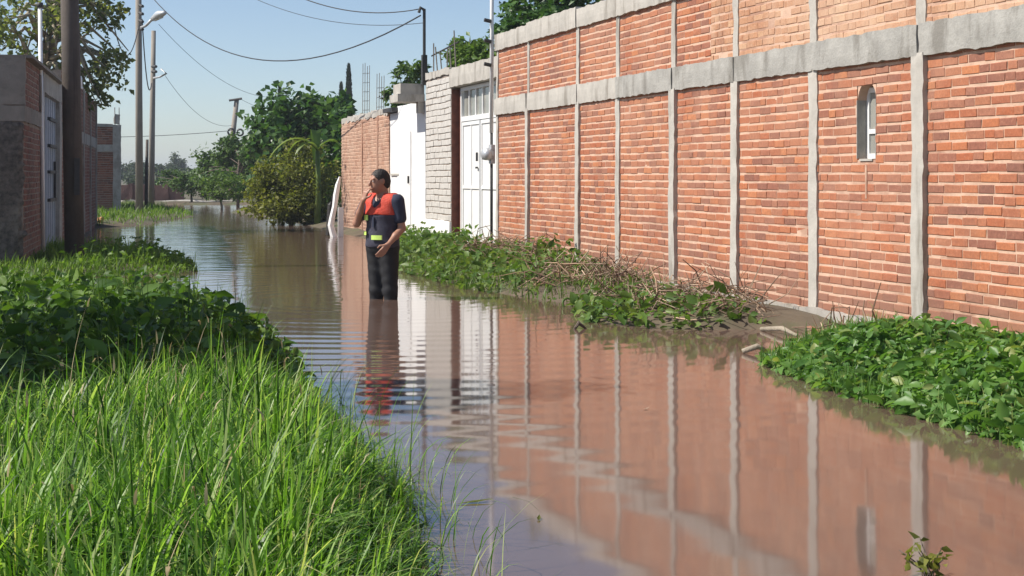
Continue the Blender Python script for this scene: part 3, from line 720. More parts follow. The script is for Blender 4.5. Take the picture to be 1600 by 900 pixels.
# ------------------------------------------------------------------ poles and wires
def pole(name, lab, u0, v0, u1, zt, zc, r0, r1, m, cat='pole'):
    a, b = Q(u0, zc), Q(u1, zc)
    t = thing(name, lab, cat, (*a, .0), None)
    MB().tube([(a[0], a[1], -.5), ((a[0] + b[0]) / 2, (a[1] + b[1]) / 2, zt / 2), (b[0], b[1], zt)], [r0, (r0 + r1) / 2, r1], 14).build('shaft', m, t, True)
    return t, Vector((b[0], b[1], zt)), Vector((a[0], a[1], 0))
pa, PA, _ = pole('utility_pole', 'thick dark leaning utility pole in front of the brick wall', 118, 408, 104, 5.6, 20.6, .135, .115, M['pole_dark'])
a = Q(122, 20.45); MB().box((a[0] - .05, a[1] - .05, 1.0), (a[0] + .02, a[1] + .03, 1.5)).build('cable_cover', M['metal_dark'], pa)
pb, PB, PB0 = pole('utility_pole', 'tall concrete pole with street light arm on the grass spit', 218, 335, 216, 8.6, 47, .125, .085, M['pole_conc'])
pc, PC, PC0 = pole('utility_pole', 'shorter concrete pole with curved bracket behind the street light pole', 236, 322, 240, Z(48, 58), 58, .125, .085, M['pole_conc'])
pd, PD, _ = pole('utility_pole', 'leaning pale pole with coiled cable among the far trees', 352, 318, 370, Z(155, 72), 72, .16, .11, M['pole_conc'])
pe, PE, _ = pole('fence_post', 'thin crooked wooden post between the two concrete poles', 228, 322, 230, Z(218, 54), 54, .07, .05, M['pole_dark'], 'post')
# lamp arm
def onp(u, v, zc): x, y = Q(u, zc); return (x, y, Z(v, zc))
MB().tube([onp(217, 45, 46.9), onp(228, 40, 46.5), onp(240, 28, 46)], .045, 7).build('lamp_arm', M['metal_grey'], pb, True)
lh = MB().tube([onp(238, 30, 46), onp(248, 23, 45.6), onp(258, 20, 45.2)], [.07, .13, .06], 9).build('lamp_head', M['metal_grey'], pb, True)
MB().tube([onp(242, 30, 45.9), onp(252, 25, 45.5)], [.07, .08], 8).build('lens', M['white_plastic'], lh, True)
for i, v in enumerate((8, 20, 32, 44)): MB().tube([onp(218, v, 46.85), onp(223, v + 2, 46.6)], .05, 6).build('insulator', M['metal_dark'], pb)
MB().tube([onp(240, 122, 57.9), onp(250, 120, 57.6), onp(260, 115, 57.3), onp(252, 108, 57.5)], .04, 7).build('bracket', M['metal_grey'], pc, True)
for v in (104, 112): MB().tube([onp(238, v, 57.95), onp(244, v, 57.7)], .06, 6).build('insulator', M['metal_dark'], pc)
def ring(u, v, zc, r):
    return MB().tube([onp(u + r * math.cos(k / 10 * 6.2832), v + r * math.sin(k / 10 * 6.2832), zc) for k in range(11)], .05, 5, cap=False)
ring(361, 206, 71.8, 5).build('cable_coil', M['wire'], pd); ring(375, 207, 71.8, 5).build('cable_coil', M['wire'], pd)
MB().tube([onp(358, 157, 71.9), onp(378, 154, 71.9)], .06, 6).build('crossarm', M['metal_dark'], pd)
def wire(lab, a, b, sag, r=.012, n=26):
    a, b = Vector(a), Vector(b); pts = []
    for i in range(n + 1):
        k = i / n; p = a.lerp(b, k); p.z -= sag * 4 * k * (1 - k); pts.append(p)
    return tag(MB().tube(pts, r, 5).build('cable', M['wire'], None, True), lab, 'cable', None)
POSTTOP = (px - .07, py, Z(14, depth(px, py)))
wire('heavy sagging cable from the tall street light pole to the roof mast', onp(217, -30, 46.9), (POSTTOP[0], POSTTOP[1], POSTTOP[2] - .12), 1.55, .014)
wire('upper cable running out of view from the top of the roof mast', onp(330, -95, 30), POSTTOP, .55, .010)
wire('faint cable ending lower on the roof mast', onp(300, -60, 34), (px, py, POSTTOP[2] - .25), .5, .006)
wire('slack looped cable hanging in front of the poplar toward the concrete pole', onp(168, -15, 40), onp(217, 40, 46.8), 1.3, .016)
wire('drop cable between the two concrete poles', onp(222, 30, 46.8), onp(237, 130, 57.9), 1.0, .02)
wire('horizontal cable low over the far trees', onp(60, 213, 72), onp(362, 204, 71.8), .15, .014)
wire('thin cable from the street lamp down toward the fig tree', onp(248, 38, 46), onp(420, 152, 60), .5, .007)
wire('thin cable from the curved bracket toward the leaning pole', onp(258, 118, 57.3), onp(362, 196, 71.8), .6, .008)
wire('cable from the leaning pole toward the cypress', onp(378, 156, 71.9), onp(560, 175, 75), .6, .008)

# ------------------------------------------------------------------ trees and bushes
def tr_at(u, zc): x, y = Q(u, zc); return (x, y, max(gz(x, y), -.2))
b = tr_at(480, 43)
def C(u, v, zc, rx, ry, rz): x, y = Q(u, zc); return ((x, y, Z(v, zc)), (rx, ry, rz))
tree('fig_tree', 'large dark green broad-leaved tree behind the olive bush', b, 4.0, [(*C(462, 200, 43.5, 1.35, 1.2, 1.05), 5), (*C(520, 195, 43, .7, .9, .85), 3), (*C(425, 215, 44, .75, .8, .6), 2), (*C(480, 265, 43, 1.3, 1.1, 1.0), 4), (*C(535, 265, 41.5, .55, .9, 1.2), 3)], 7500, .23, M['tree_dark'], seed=3, clumps=34, aspect=.8)
tree('bush', 'rounded olive green bush leaning over the flood water', tr_at(455, 39), 2.2, [(*C(458, 290, 39, 1.0, .9, .95), 6), (*C(425, 300, 39, .55, .6, .65), 3), (*C(500, 300, 38.5, .5, .7, .8), 3), (*C(470, 240, 39.5, .55, .6, .4), 2), (*C(450, 325, 38.6, 1.0, .7, .4), 4)], 11500, .115, M['bush_olive'], seed=4, clumps=46, trunk_r=.05, cat='bush')
bp = thing('banana_plant', 'pale green plant with arching long fronds among the fig leaves', 'plant', tr_at(496, 38))
bb = Vector(tr_at(496, 38)); top = Vector((bb.x, bb.y, Z(236, 38)))
MB().tube([bb, bb.lerp(top, .5) + Vector((.03, 0, 0)), top], [.09, .07, .05], 8).build('stem', M['frond'], bp, True)
for az, L, rise in ((185, 1.25, 1.1), (10, .8, 1.0), (95, .5, 1.9), (150, .9, 1.0), (-30, .9, .9), (220, .8, .7)):
    a = math.radians(az); V = []; Fc = []
    for i in range(9):
        k = i / 8; c = top + Vector((math.cos(a), math.sin(a) * .6, 0)) * L * k + Vector((0, 0, rise * k * 1.3 - 1.5 * rise * k * k))
        wd = .13 * math.sin(math.pi * min(k * .9 + .1, 1)) + .01
        s = Vector((-math.sin(a) * .6, math.cos(a), .0)).normalized()
        V += [tuple(c + s * wd + Vector((0, 0, .03))), tuple(c), tuple(c - s * wd + Vector((0, 0, .03)))]
    for i in range(8):
        for j in range(2): Fc.append((3 * i + j, 3 * i + j + 1, 3 * i + j + 4, 3 * i + j + 3))
    link_mesh('frond', V, Fc, M['frond'], bp)
tree('tree', 'light green leafy tree beside the leaning pole', tr_at(372, 60), 3.2, [(*C(372, 246, 62, .95, .8, .85), 4), (*C(338, 262, 64, 1.05, .8, .7), 4), (*C(400, 245, 60, .6, .7, .9), 3), (*C(372, 285, 61, 1.2, .8, .6), 4)], 9500, .19, M['tree_mid'], seed=5, clumps=30, trunk_r=.06)
tree('tree', 'low light green shrub by the water with a pale trunk', tr_at(346, 56), 1.3, [(*C(350, 292, 56, .8, .6, .42), 4), (*C(375, 288, 57, .6, .5, .4), 3)], 2500, .13, M['weed_lime'], M['bark_pale'], .05, seed=6, clumps=22)
tree('shrub', 'dark leafy shrub against the far brown wall', tr_at(300, 67), 1.4, [(*C(303, 290, 67, 1.0, .6, .55), 4), (*C(270, 283, 74, 1.0, .6, .5), 2)], 3000, .15, M['tree_mid'], seed=8, clumps=24, trunk_r=.05, cat='shrub')
for k, (u, zc, vt, rw, lab) in enumerate(((280, 190, 244, 1.3, 'hazy far tree with a tall narrow twin crown'), (255, 170, 258, 1.6, 'hazy far tree with a flat spreading crown'), (205, 180, 250, 2.0, 'hazy far tree seen just beside the brick shed'),
                                         (235, 140, 268, 2.2, 'hazy far dark tree between the two concrete poles'), (310, 130, 262, 3.0, 'broad hazy hedge tree beyond the brown wall'), (225, 230, 268, 6.0, 'wide hazy far tree belt beside the shed'), (350, 220, 262, 7.0, 'wide hazy far tree belt behind the leaning pole'))):
    x, y = Q(u, zc); zt = Z(vt, zc)
    tree('far_tree', lab, (x, y, .05), zt, [((x, y, zt * .62), (rw, rw, zt * .38), 1)], 1800, .42, M['tree_far'], seed=20 + k, clumps=18, trunk_r=.15)
for (u, zc, vt, wd, lab) in ((545, 95, 103, .26, 'tall dark pointed cypress rising behind the fig tree'), (533, 100, 132, .2, 'small dark cypress tip beside the tall cypress'), (437, 85, 133, .1, 'thin bare pole-like cypress top over the fig tree')):
    x, y = Q(u, zc); zt = Z(vt, zc); r = np.random.default_rng(u)
    t = thing('cypress', lab, 'tree', (x, y, .05))
    MB().tube([(x, y, -.1), (x, y, zt * .9)], [.12, .02], 7).build('trunk', M['bark'], t)
    n = 2600; hz = r.uniform(.05, 1, n) ** .8; rad = wd * np.clip((1 - hz) * 2.2, 0, 1) ** .6 * np.sqrt(r.uniform(.2, 1, n)); az = r.uniform(0, 6.283, n)
    pp = np.stack([x + rad * np.cos(az), y + rad * np.sin(az), hz * zt], 1)
    V, Fc = leaves(pp, .22, r, .1, .4, dirs=np.stack([np.cos(az) * .3, np.sin(az) * .3, np.ones(n)], 1)); fast_mesh('crown', V, Fc, M['cypress'], t)
# big poplar behind the left wall
tree('poplar_tree', 'tall airy poplar rising behind the shaded brick walls', (*Q(70, 34), .05), 8.5,
     [(*C(60, 60, 33, 1.15, 1.0, 1.2), 6), (*C(135, 70, 34, .7, .8, 1.35), 5), (*C(20, 40, 32, .8, .9, 1.0), 3), (*C(168, 105, 34, .42, .4, .55), 1.3), (*C(150, 150, 34, .3, .4, .35), .9), (*C(190, 92, 34.5, .22, .3, .25), .5), (*C(165, 20, 34, .5, .5, .6), 1.5), (*C(90, -60, 34, 1.6, 1.4, 1.2), 5), (*C(100, 140, 33, .5, .5, .4), 1)], 3000, .14, M['tree_left'], M['bark_pale'], .16, seed=9, clumps=30, tight=.17, aspect=.75)
tree('shade_tree', 'unseen spreading tree added on the near bank to shade the weed mound', (-3.1, 9.5, .08), 4.4, [((-3.1, 9.2, 3.5), (1.3, .55, .5), 4), ((-1.9, 9.05, 3.6), (1.1, .5, .45), 3)], 15000, .17, M['tree_mid'], M['bark'], .12, seed=33, clumps=40, tight=.25)  # out-of-view tree, added so its crown casts shade over the weeds
# trees behind the long wall
tree('tree', 'leafy tree top showing over the far end of the long brick wall', (*Q(842, 26), .1), 5.2, [(*C(845, 15, 26, .6, .9, .55), 3), (*C(880, -20, 26, .7, .9, .6), 3), (*C(800, 45, 25, .28, .4, .16), .7)], 3600, .15, M['tree_dark'], M['bark'], .10, seed=12, clumps=26)
tree('roof_plant', 'bright green leafy plant growing behind the rusty railing', (GX + .6, py - .8, 3.05), .9, [((GX + .55, py - .55, 3.42), (.28, .45, .30), 3), ((GX + .6, py - 1.4, 3.40), (.3, .5, .26), 3)], 1500, .12, M['weed_lime'], M['bark'], .02, seed=13, clumps=18, cat='plant')
rs = MB().box((GX + .1, G1 + .2, 2.9), (GX + 1.4, G2 - .02, 3.045)).build('roof_slab', M['concrete'], gw)
tree('tree', 'small light tree behind the white house canopy', (*Q(640, 36), .1), 3.6, [(*C(640, 118, 35, .35, .4, .35), 3), (*C(620, 150, 36, .3, .4, .25), 1)], 900, .14, M['tree_mid'], M['bark'], .06, seed=14, clumps=12)

# ------------------------------------------------------------------ grass and weeds (nobody could count these)
def scatter(r, poly_fn, box, n, dens=None):
    x0, x1, y0, y1 = box; X = r.uniform(x0, x1, n * 3); Y = r.uniform(y0, y1, n * 3)
    k = poly_fn(X, Y)
    if dens is not None: k &= r.random(len(X)) < dens(X, Y)
    return X[k][:n], Y[k][:n]
def lump(X, Y, s=1.0):
    return (np.sin(X * 2.3 * s + 1.1 * np.sin(Y * 1.7 * s)) + np.sin(Y * 2.9 * s + 1.3 * np.cos(X * 1.9 * s + .5)) + .6 * np.sin(X * 6.1 * s + Y * 4.7 * s)) / 2.6
r = np.random.default_rng(50)
near_in = lambda X, Y: (sdist(X, Y, NEAR) > -.06)
# near tall grass, in front of the weed mound
def near_grass(X, Y):
    zc = depth(X, Y); xc = X * CS - Y * SN
    lim = 6.9 + .35 * np.sin(X * 2.1) + np.where(xc > -2.1, np.clip((xc + 2.1) * 1.2, 0, 1.0), 0)
    return near_in(X, Y) & (zc > 1.6) & (zc < lim) & (np.abs(xc) < zc * .36 + .6)
VV = []; FF = []; k = 0
TX, TY = scatter(r, near_grass, (-4, 2.2, 1.0, 9.5), 3000, lambda X, Y: np.clip(.75 + .35 * lump(X, Y, 1.6), .1, 1))
nb_ = 38; i_ = np.repeat(np.arange(len(TX)), nb_); ta = r.uniform(0, 6.283, len(i_)); tr_ = np.abs(r.normal(0, .075, len(i_)))
X = TX[i_] + tr_ * np.cos(ta); Y = TY[i_] + tr_ * np.sin(ta)
keep = sdist(X, Y, NEAR) > -.08; X, Y, i_, ta, tr_ = X[keep], Y[keep], i_[keep], ta[keep], tr_[keep]
L = lump(X, Y); d = sdist(X, Y, NEAR)
th_ = np.clip(r.normal(.185, .06, len(TX)), .08, .36)
h = (th_[i_] + .05 * L + r.normal(0, .045, len(X))) * np.clip(.6 + d * 1.2, .55, 1); h = np.clip(h, .07, .46)
pos = np.stack([X, Y, ground_z(X, Y) - .02], 1)
az = ta + r.normal(0, .7, len(X)); drift = r.normal(0, .5, len(TX))[i_]; az = az + drift * .3
edge = d < .3; az[edge] = r.normal(-.4, 1.0, edge.sum())
V, Fc = blades(pos, h * 1.35, np.clip(r.normal(.0075, .0028, len(X)), .003, .016), r, 1.25, 6, az)
tag(fast_mesh('tall_grass', V, Fc, M['grass'], smooth=True), 'long green grass covering the near bank', 'grass', kind='stuff')
# arching taller stems with seed heads
X, Y = scatter(r, near_grass, (-4, 2.2, 3.0, 9.5), 170)
pos = np.stack([X, Y, ground_z(X, Y)], 1); h = np.clip(r.normal(.42, .1, len(X)), .25, .62) * np.clip(.5 + sdist(X, Y, NEAR), .5, 1)
V, Fc = blades(pos, h, np.full(len(X), .0045), r, .55, 6)
V2, F2 = blades(V.reshape(-1, 13, 3)[:, 12] - np.array((0, 0, .02)), np.full(len(X), .06), np.full(len(X), .008), r, .7, 3)
tag(fast_mesh('grass_stems', np.concatenate([V, V2]), np.concatenate([Fc, F2 + len(V)]), M['straw'], smooth=True), 'straw coloured seed stems standing above the near grass', 'grass', kind='stuff')
# fine wiry grass leaning over the water at the tip of the bank
X, Y = scatter(r, lambda X, Y: np.abs(sdist(X, Y, NEAR)) < .28, (.3, 2.0, 3.3, 8.5), 260)
pos = np.stack([X, Y, np.maximum(ground_z(X, Y), -.03)], 1)
V, Fc = blades(pos, np.clip(r.normal(.34, .1, len(X)), .12, .55), np.full(len(X), .004), r, .8, 6, r.normal(-.3, .9, len(X)))
tag(fast_mesh('wiry_grass', V, Fc, M['grass'], smooth=True), 'thin wiry grass leaning out over the water', 'grass', kind='stuff')
# dense weed mound behind
def mound(X, Y):
    zc = depth(X, Y); xc = X * CS - Y * SN
    return near_in(X, Y) & (zc > 7.3) & (xc > -6.5)
def mound_h(X, Y):
    zc = depth(X, Y); xc = X * CS - Y * SN; d = sdist(X, Y, NEAR)
    prof = np.clip((zc - 7.3) / 1.2, .25, 1) 
    return np.clip((.40 + .06 * lump(X, Y, .8)) * np.clip((-xc - .55) / 1.1, .42, 1), .12, .55) * np.clip(.45 + d * 1.6, .4, 1) * prof
X, Y = scatter(r, mound, (-9, 2.2, 7.0, 15), 17000)
H = mound_h(X, Y); kz = r.uniform(0.0, 1, len(X)) ** .55
pos = np.stack([X, Y, ground_z(X, Y) + H * kz], 1)
V, Fc = broad(pos, .075, r, .55, .66)
X2, Y2 = scatter(r, mound, (-9, 2.2, 7.0, 15), 3500); H2 = mound_h(X2, Y2)
Vb, Fb = blades(np.stack([X2, Y2, ground_z(X2, Y2)], 1), H2 * r.uniform(.8, 1.5, len(X2)), np.full(len(X2), .008), r, .3, 4)
tag(fast_mesh('weed_mound', np.concatenate([V, Vb]), np.concatenate([Fc, Fb + len(V)]), M['weed_dark']), 'dense dark broad-leaved weeds heaped behind the near grass', 'weeds', kind='stuff')
# strip in front of the yard wall
def strip(X, Y): return (sdist(X, Y, STRIP) > -.05) & (depth(X, Y) < 25) & (X * CS - Y * SN > -8.5)
X, Y = scatter(r, strip, (-4, 3, 16, 27), 15000)
pos = np.stack([X, Y, ground_z(X, Y) - .02], 1)
V, Fc = blades(pos, np.clip(r.normal(.13, .045, len(X)), .04, .3) * (1 + .5 * (lump(X, Y) > .3)), np.full(len(X), .012), r, .6, 3)
X, Y = scatter(r, lambda X, Y: strip(X, Y) & (X * CS - Y * SN > -5.7), (-4, 3, 16, 26), 2600)
V2, F2 = leaves(np.stack([X, Y, ground_z(X, Y) + r.uniform(.02, .33, len(X)) * np.clip(sdist(X, Y, STRIP) + .3, .2, 1)], 1), .10, r, .5, .5)
tag(fast_mesh('verge_grass', np.concatenate([V, V2]), np.concatenate([Fc, F2 + len(V)]), M['grass_far']), 'bright green verge below the shaded brick corner building', 'grass', kind='stuff')
def spit(X, Y): return (sdist(X, Y, FAR_T) > 0) & (depth(X, Y) < 64)
X, Y = scatter(r, spit, (-8, 10, 33, 72), 12000)
V, Fc = blades(np.stack([X, Y, ground_z(X, Y) - .02], 1), np.clip(r.normal(.2, .07, len(X)), .06, .45), np.full(len(X), .022), r, .6, 3)
tag(fast_mesh('spit_grass', V, Fc, M['grass_far']), 'short bright grass around the concrete poles', 'grass', kind='stuff')
# right bed of broad-leaved weeds under the wall
def bed(X, Y): return (X > np.interp(Y, REDGE_Y, REDGE_X) - .12) & (X < WX - .12)
X, Y = scatter(r, lambda X, Y: bed(X, Y) & (Y < 10.2), (4.1, 6.2, 4.5, 10.2), 15000, lambda X, Y: np.clip(.75 + .4 * lump(X, Y, 1.3), .15, 1))
dd = X - np.interp(Y, REDGE_Y, REDGE_X)
H = (.20 + .10 * lump(X, Y, 1.3)) * np.clip(.35 + dd * 1.3, .3, 1) * np.clip((10.2 - Y) / 1.6, .2, 1) * np.where(X > 5.75, .55, 1)
pos = np.stack([X, Y, np.maximum(ground_z(X, Y), -.01) + H * r.uniform(.1, 1, len(X)) ** .6], 1)
V, Fc = broad(pos, .062, r, .5, .6)
X2, Y2 = scatter(r, lambda X, Y: bed(X, Y) & (Y < 10.7), (4.1, 6.2, 4.5, 10.7), 10500)
Vb, Fb = blades(np.stack([X2, Y2, ground_z(X2, Y2) - .02], 1), np.clip(r.normal(.13, .05, len(X2)), .04, .3), np.full(len(X2), .007), r, .6, 4)
tag(fast_mesh('weed_bed', np.concatenate([V, Vb]), np.concatenate([Fc, Fb + len(V)]), M['weed']), 'bed of broad-leaved weeds between wall and water', 'weeds', kind='stuff')
X, Y = scatter(r, lambda X, Y: bed(X, Y) & (Y > 10.8) & (Y < 13.6) & (X < 5.6), (4.2, 6.2, 10.8, 13.6), 1100, lambda X, Y: np.clip(1.25 - (X - 4.3) * .9, .1, 1))
V, Fc = broad(np.stack([X, Y, np.maximum(ground_z(X, Y), 0) + r.uniform(.0, .17, len(X))], 1), .08, r, .5, .6)
tag(fast_mesh('creeping_weeds', V, Fc, M['weed_lime']), 'thin creeping weeds at the waterline below the brush heap', 'weeds', kind='stuff')
X, Y = scatter(r, lambda X, Y: bed(X, Y) & (Y > 14.0), (4.2, 6.2, 14.0, 27), 4200, lambda X, Y: np.clip(.6 + .5 * lump(X, Y, 1.0), .1, 1) * np.clip((Y - 14.2) / 2.4, .12, 1))
dd = X - np.interp(Y, REDGE_Y, REDGE_X)
H = (.22 + .13 * lump(X, Y, .9)) * np.clip(.4 + dd, .35, 1) * np.clip((Y - 13.3) / 2.5, .35, 1.25)
V, Fc = leaves(np.stack([X, Y, np.maximum(ground_z(X, Y), 0) + H * r.uniform(0.05, 1, len(X)) ** .7], 1), .11, r, .5, .55)
X2, Y2 = scatter(r, lambda X, Y: bed(X, Y) & (Y > 14), (4.2, 6.2, 14, 27), 3500)
Vb, Fb = blades(np.stack([X2, Y2, ground_z(X2, Y2) - .02], 1), np.clip(r.normal(.17, .07, len(X2)), .05, .4), np.full(len(X2), .010), r, .6, 3)
tag(fast_mesh('gate_weeds', np.concatenate([V, Vb]), np.concatenate([Fc, Fb + len(V)]), M['weed_lime']), 'tall light green weeds in front of the white gate', 'weeds', kind='stuff')

# heaps of dead brush along the wall foot
def brush(lab, c, rad, n, seed, hh):
    r = np.random.default_rng(seed); mb = MB()
    for i in range(n):
        a = r.uniform(0, 6.283); q = np.sqrt(r.random())
        x, y = c[0] + rad[0] * q * math.cos(a), c[1] + rad[1] * q * math.sin(a)
        z = max(gz(x, y), .0) + r.uniform(0, hh) * (1 - q * .6)
        L = r.uniform(.12, .45); az = r.uniform(0, 6.283); el = r.normal(.25, .45)
        d = Vector((math.cos(az) * math.cos(el), math.sin(az) * math.cos(el), math.sin(el)))
        p = Vector((x, y, z)); m_ = p + d * L * .5 + Vector(r.normal(0, .04, 3)); e = p + d * L + Vector((0, 0, -.12 * L)) + Vector(r.normal(0, .04, 3))
        e.z = max(e.z, .0); m_.x = min(m_.x, 6.09); e.x = min(e.x, 6.09)
        rr = r.uniform(.003, .009); mb.tube([p, m_, e], [rr, rr * .8, rr * .4], 4, cap=False)
    o = mb.build('brush_heap', M['dry'], None); tag(o, lab, 'dead brush', kind=None)
brush('wide heap of dead grey-brown stalks tangled with green leaves', (5.35, 12.35), (.62, 1.05), 330, 1, .24)
brush('flat heap of dark dead twigs and sticks beside a floating ring', (5.45, 15.2), (.6, .85), 360, 2, .28)
brush('pile of dry purple-brown stalks beneath the white gate', (5.6, 18.9), (.5, 1.6), 480, 3, .40)
brush('sparse dry twigs behind the near weed bed at the footing', (5.95, 10.5), (.12, .45), 40, 4, .05)
for i, (u0, v0, u1, v1, lab) in enumerate(((868, 462, 962, 466, 'long pale stick floating by the dark twig heap'), (905, 472, 975, 460, 'short pale branch lying on the twig heap edge'), (1190, 513, 1245, 524, 'pale broken stick at the water edge beside the footing'), (1160, 548, 1195, 546, 'curved pale stick at the tip of the weed bed'))):
    a, b_ = P(u0, v0, .02), P(u1, v1, .03)
    tag(MB().tube([(*a, .015), ((a[0] + b_[0]) / 2 + .03, (a[1] + b_[1]) / 2, .05), (*b_, .03)], [.018, .022, .012], 7).build('stick', M['bark_pale'], None, True), lab, 'stick')
for i in range(16):
    y = random.uniform(9.9, 11.2); x = random.uniform(5.8, 6.06); s = random.uniform(.015, .035); rr = np.random.default_rng(i)
    bv, bf = BR[i % 14]
    mb = MB(); mb.box((x - s, y - s * 1.4, max(gz(x, y), -.0) - .02), (x + s, y + s * 1.2, max(gz(x, y), 0) + s * .7))
    mb.v = [tuple(np.array(p) + rr.normal(0, s * .22, 3)) for p in mb.v]
    tag(mb.build('rubble', M['mortar'] if i % 2 else M['brick'], None), 'small lump of broken brick rubble at the wall footing', 'rubble', 'rubble at the wall footing')
x, y = P(887, 479); mb = MB()
tag(MB().tube([(x + .05 * math.cos(k / 12 * 6.2832), y + .01 * math.sin(k / 12 * 6.2832), .03 + .05 * math.sin(k / 12 * 6.2832)) for k in range(13)], .012, 6, cap=False).build('plastic_ring', M['weed_lime'], None, True), 'small green plastic ring half sunk beside the twig heap', 'ring')
x, y = P(905, 514); tag(MB().tube([(x - .05, y, -.01), (x, y + .01, .05), (x + .06, y, .0)], [.01, .022, .008], 7).build('driftwood', M['bark'], None, True), 'tiny dark driftwood piece poking from open water', 'driftwood')
for (u, v, L_, a_, lab) in ((742, 786, .16, .1, 'dark grass blade floating off the tip of the near bank'), (842, 812, .07, 1.2, 'small dark leaf floating alone in open water'), (1010, 640, .05, .4, 'tiny brown leaf floating in the brick reflection')):
    x, y = P(u, v); dx, dy = math.cos(a_) * L_ / 2, math.sin(a_) * L_ / 2
    V = [(x - dx, y - dy, .004), (x - dy * .22, y + dx * .22, .007), (x + dx, y + dy, .012), (x + dy * .22, y - dx * .22, .007), (x, y, .003)]
    tag(link_mesh('floating_leaf', V, [(0, 4, 1), (1, 4, 2), (2, 4, 3), (3, 4, 0)], M['bush_olive'] if u < 900 else M['dry']), lab, 'leaf')
# small plant in the water, right front
x, y = P(1455, 908); r = np.random.default_rng(77)
tp = thing('water_plant', 'small olive leafy sprig poking out of the brown water', 'plant', (x, y, 0))
mb = MB(); pts = []; drs = []
for i in range(9):
    a = r.uniform(0, 6.283); e = Vector((x + r.normal(0, .055), y + r.normal(0, .05), r.uniform(.04, .12)))
    mb.tube([(x + r.normal(0, .02), y + r.normal(0, .02), -.05), (x + (e.x - x) * .4, y + (e.y - y) * .4, e.z * .6), e], [.003, .0025, .0015], 5)
    for j in range(7):
        k = r.uniform(.35, 1); pts.append(np.array((x + (e.x - x) * k, y + (e.y - y) * k, e.z * k)) + r.normal(0, .006, 3)); drs.append(r.normal(0, 1, 3) + np.array((0, 0, .3)))
mb.build('stem', M['bark'], tp)
V, Fc = leaves(np.array(pts), .038, r, .4, .55, dirs=np.array(drs)); fast_mesh('foliage', V, Fc, M['bush_olive'], tp)
#MAN_SECTION
# ------------------------------------------------------------------ wading man: signed distance body, surface nets
def surf_nets(f, o, h):
    """f: (nx,ny,nz) distances"""
    nx, ny, nz = f.shape; ins = f < 0
    c = [(i, j, k) for i in (0, 1) for j in (0, 1) for k in (0, 1)]
    sl_ = lambda A, i, j, k: A[i:nx - 1 + i, j:ny - 1 + j, k:nz - 1 + k]
    cnt = sum(sl_(ins, *q).astype(int) for q in c); act = (cnt > 0) & (cnt < 8)
    idx = -np.ones(act.shape, int); n = act.sum(); idx[act] = np.arange(n)
    acc = np.zeros((n, 3)); w_ = np.zeros(n)
    vals = {q: sl_(f, *q)[act] for q in c}
    for a in c:
        for ax in range(3):
            if a[ax] == 0:
                b = list(a); b[ax] = 1; b = tuple(b); fa, fb = vals[a], vals[b]
                m = (fa < 0) != (fb < 0); t = np.where(m, fa / np.where(m, fa - fb, 1), 0)
                p = np.zeros((n, 3)) + np.array(a); p[:, ax] += t; acc += p * m[:, None]; w_ += m
    V = np.argwhere(act) + acc / w_[:, None]; V = V * h + np.array(o)
    Fc = []
    for ax in range(3):
        s0 = [slice(None)] * 3; s1 = [slice(None)] * 3; s0[ax] = slice(0, -1); s1[ax] = slice(1, None)
        A, B = ins[tuple(s0)], ins[tuple(s1)]; e = np.argwhere(A != B)
        o1, o2 = [q for q in range(3) if q != ax]
        e = e[(e[:, o1] > 0) & (e[:, o2] > 0) & (e[:, o1] < f.shape[o1] - 1) & (e[:, o2] < f.shape[o2] - 1)]
        def at(d1, d2): q = e.copy(); q[:, o1] += d1; q[:, o2] += d2; return idx[q[:, 0], q[:, 1], q[:, 2]]
        qd = np.stack([at(-1, -1), at(0, -1), at(0, 0), at(-1, 0)], 1)
        flip = A[e[:, 0], e[:, 1], e[:, 2]] ^ (ax == 1)
        qd[~flip] = qd[~flip][:, ::-1]; Fc.append(qd)
    Fc = np.concatenate(Fc); c0 = V.mean(0); a, b, c = V[Fc[:, 0]] - c0, V[Fc[:, 1]] - c0, V[Fc[:, 2]] - c0

    return V, Fc
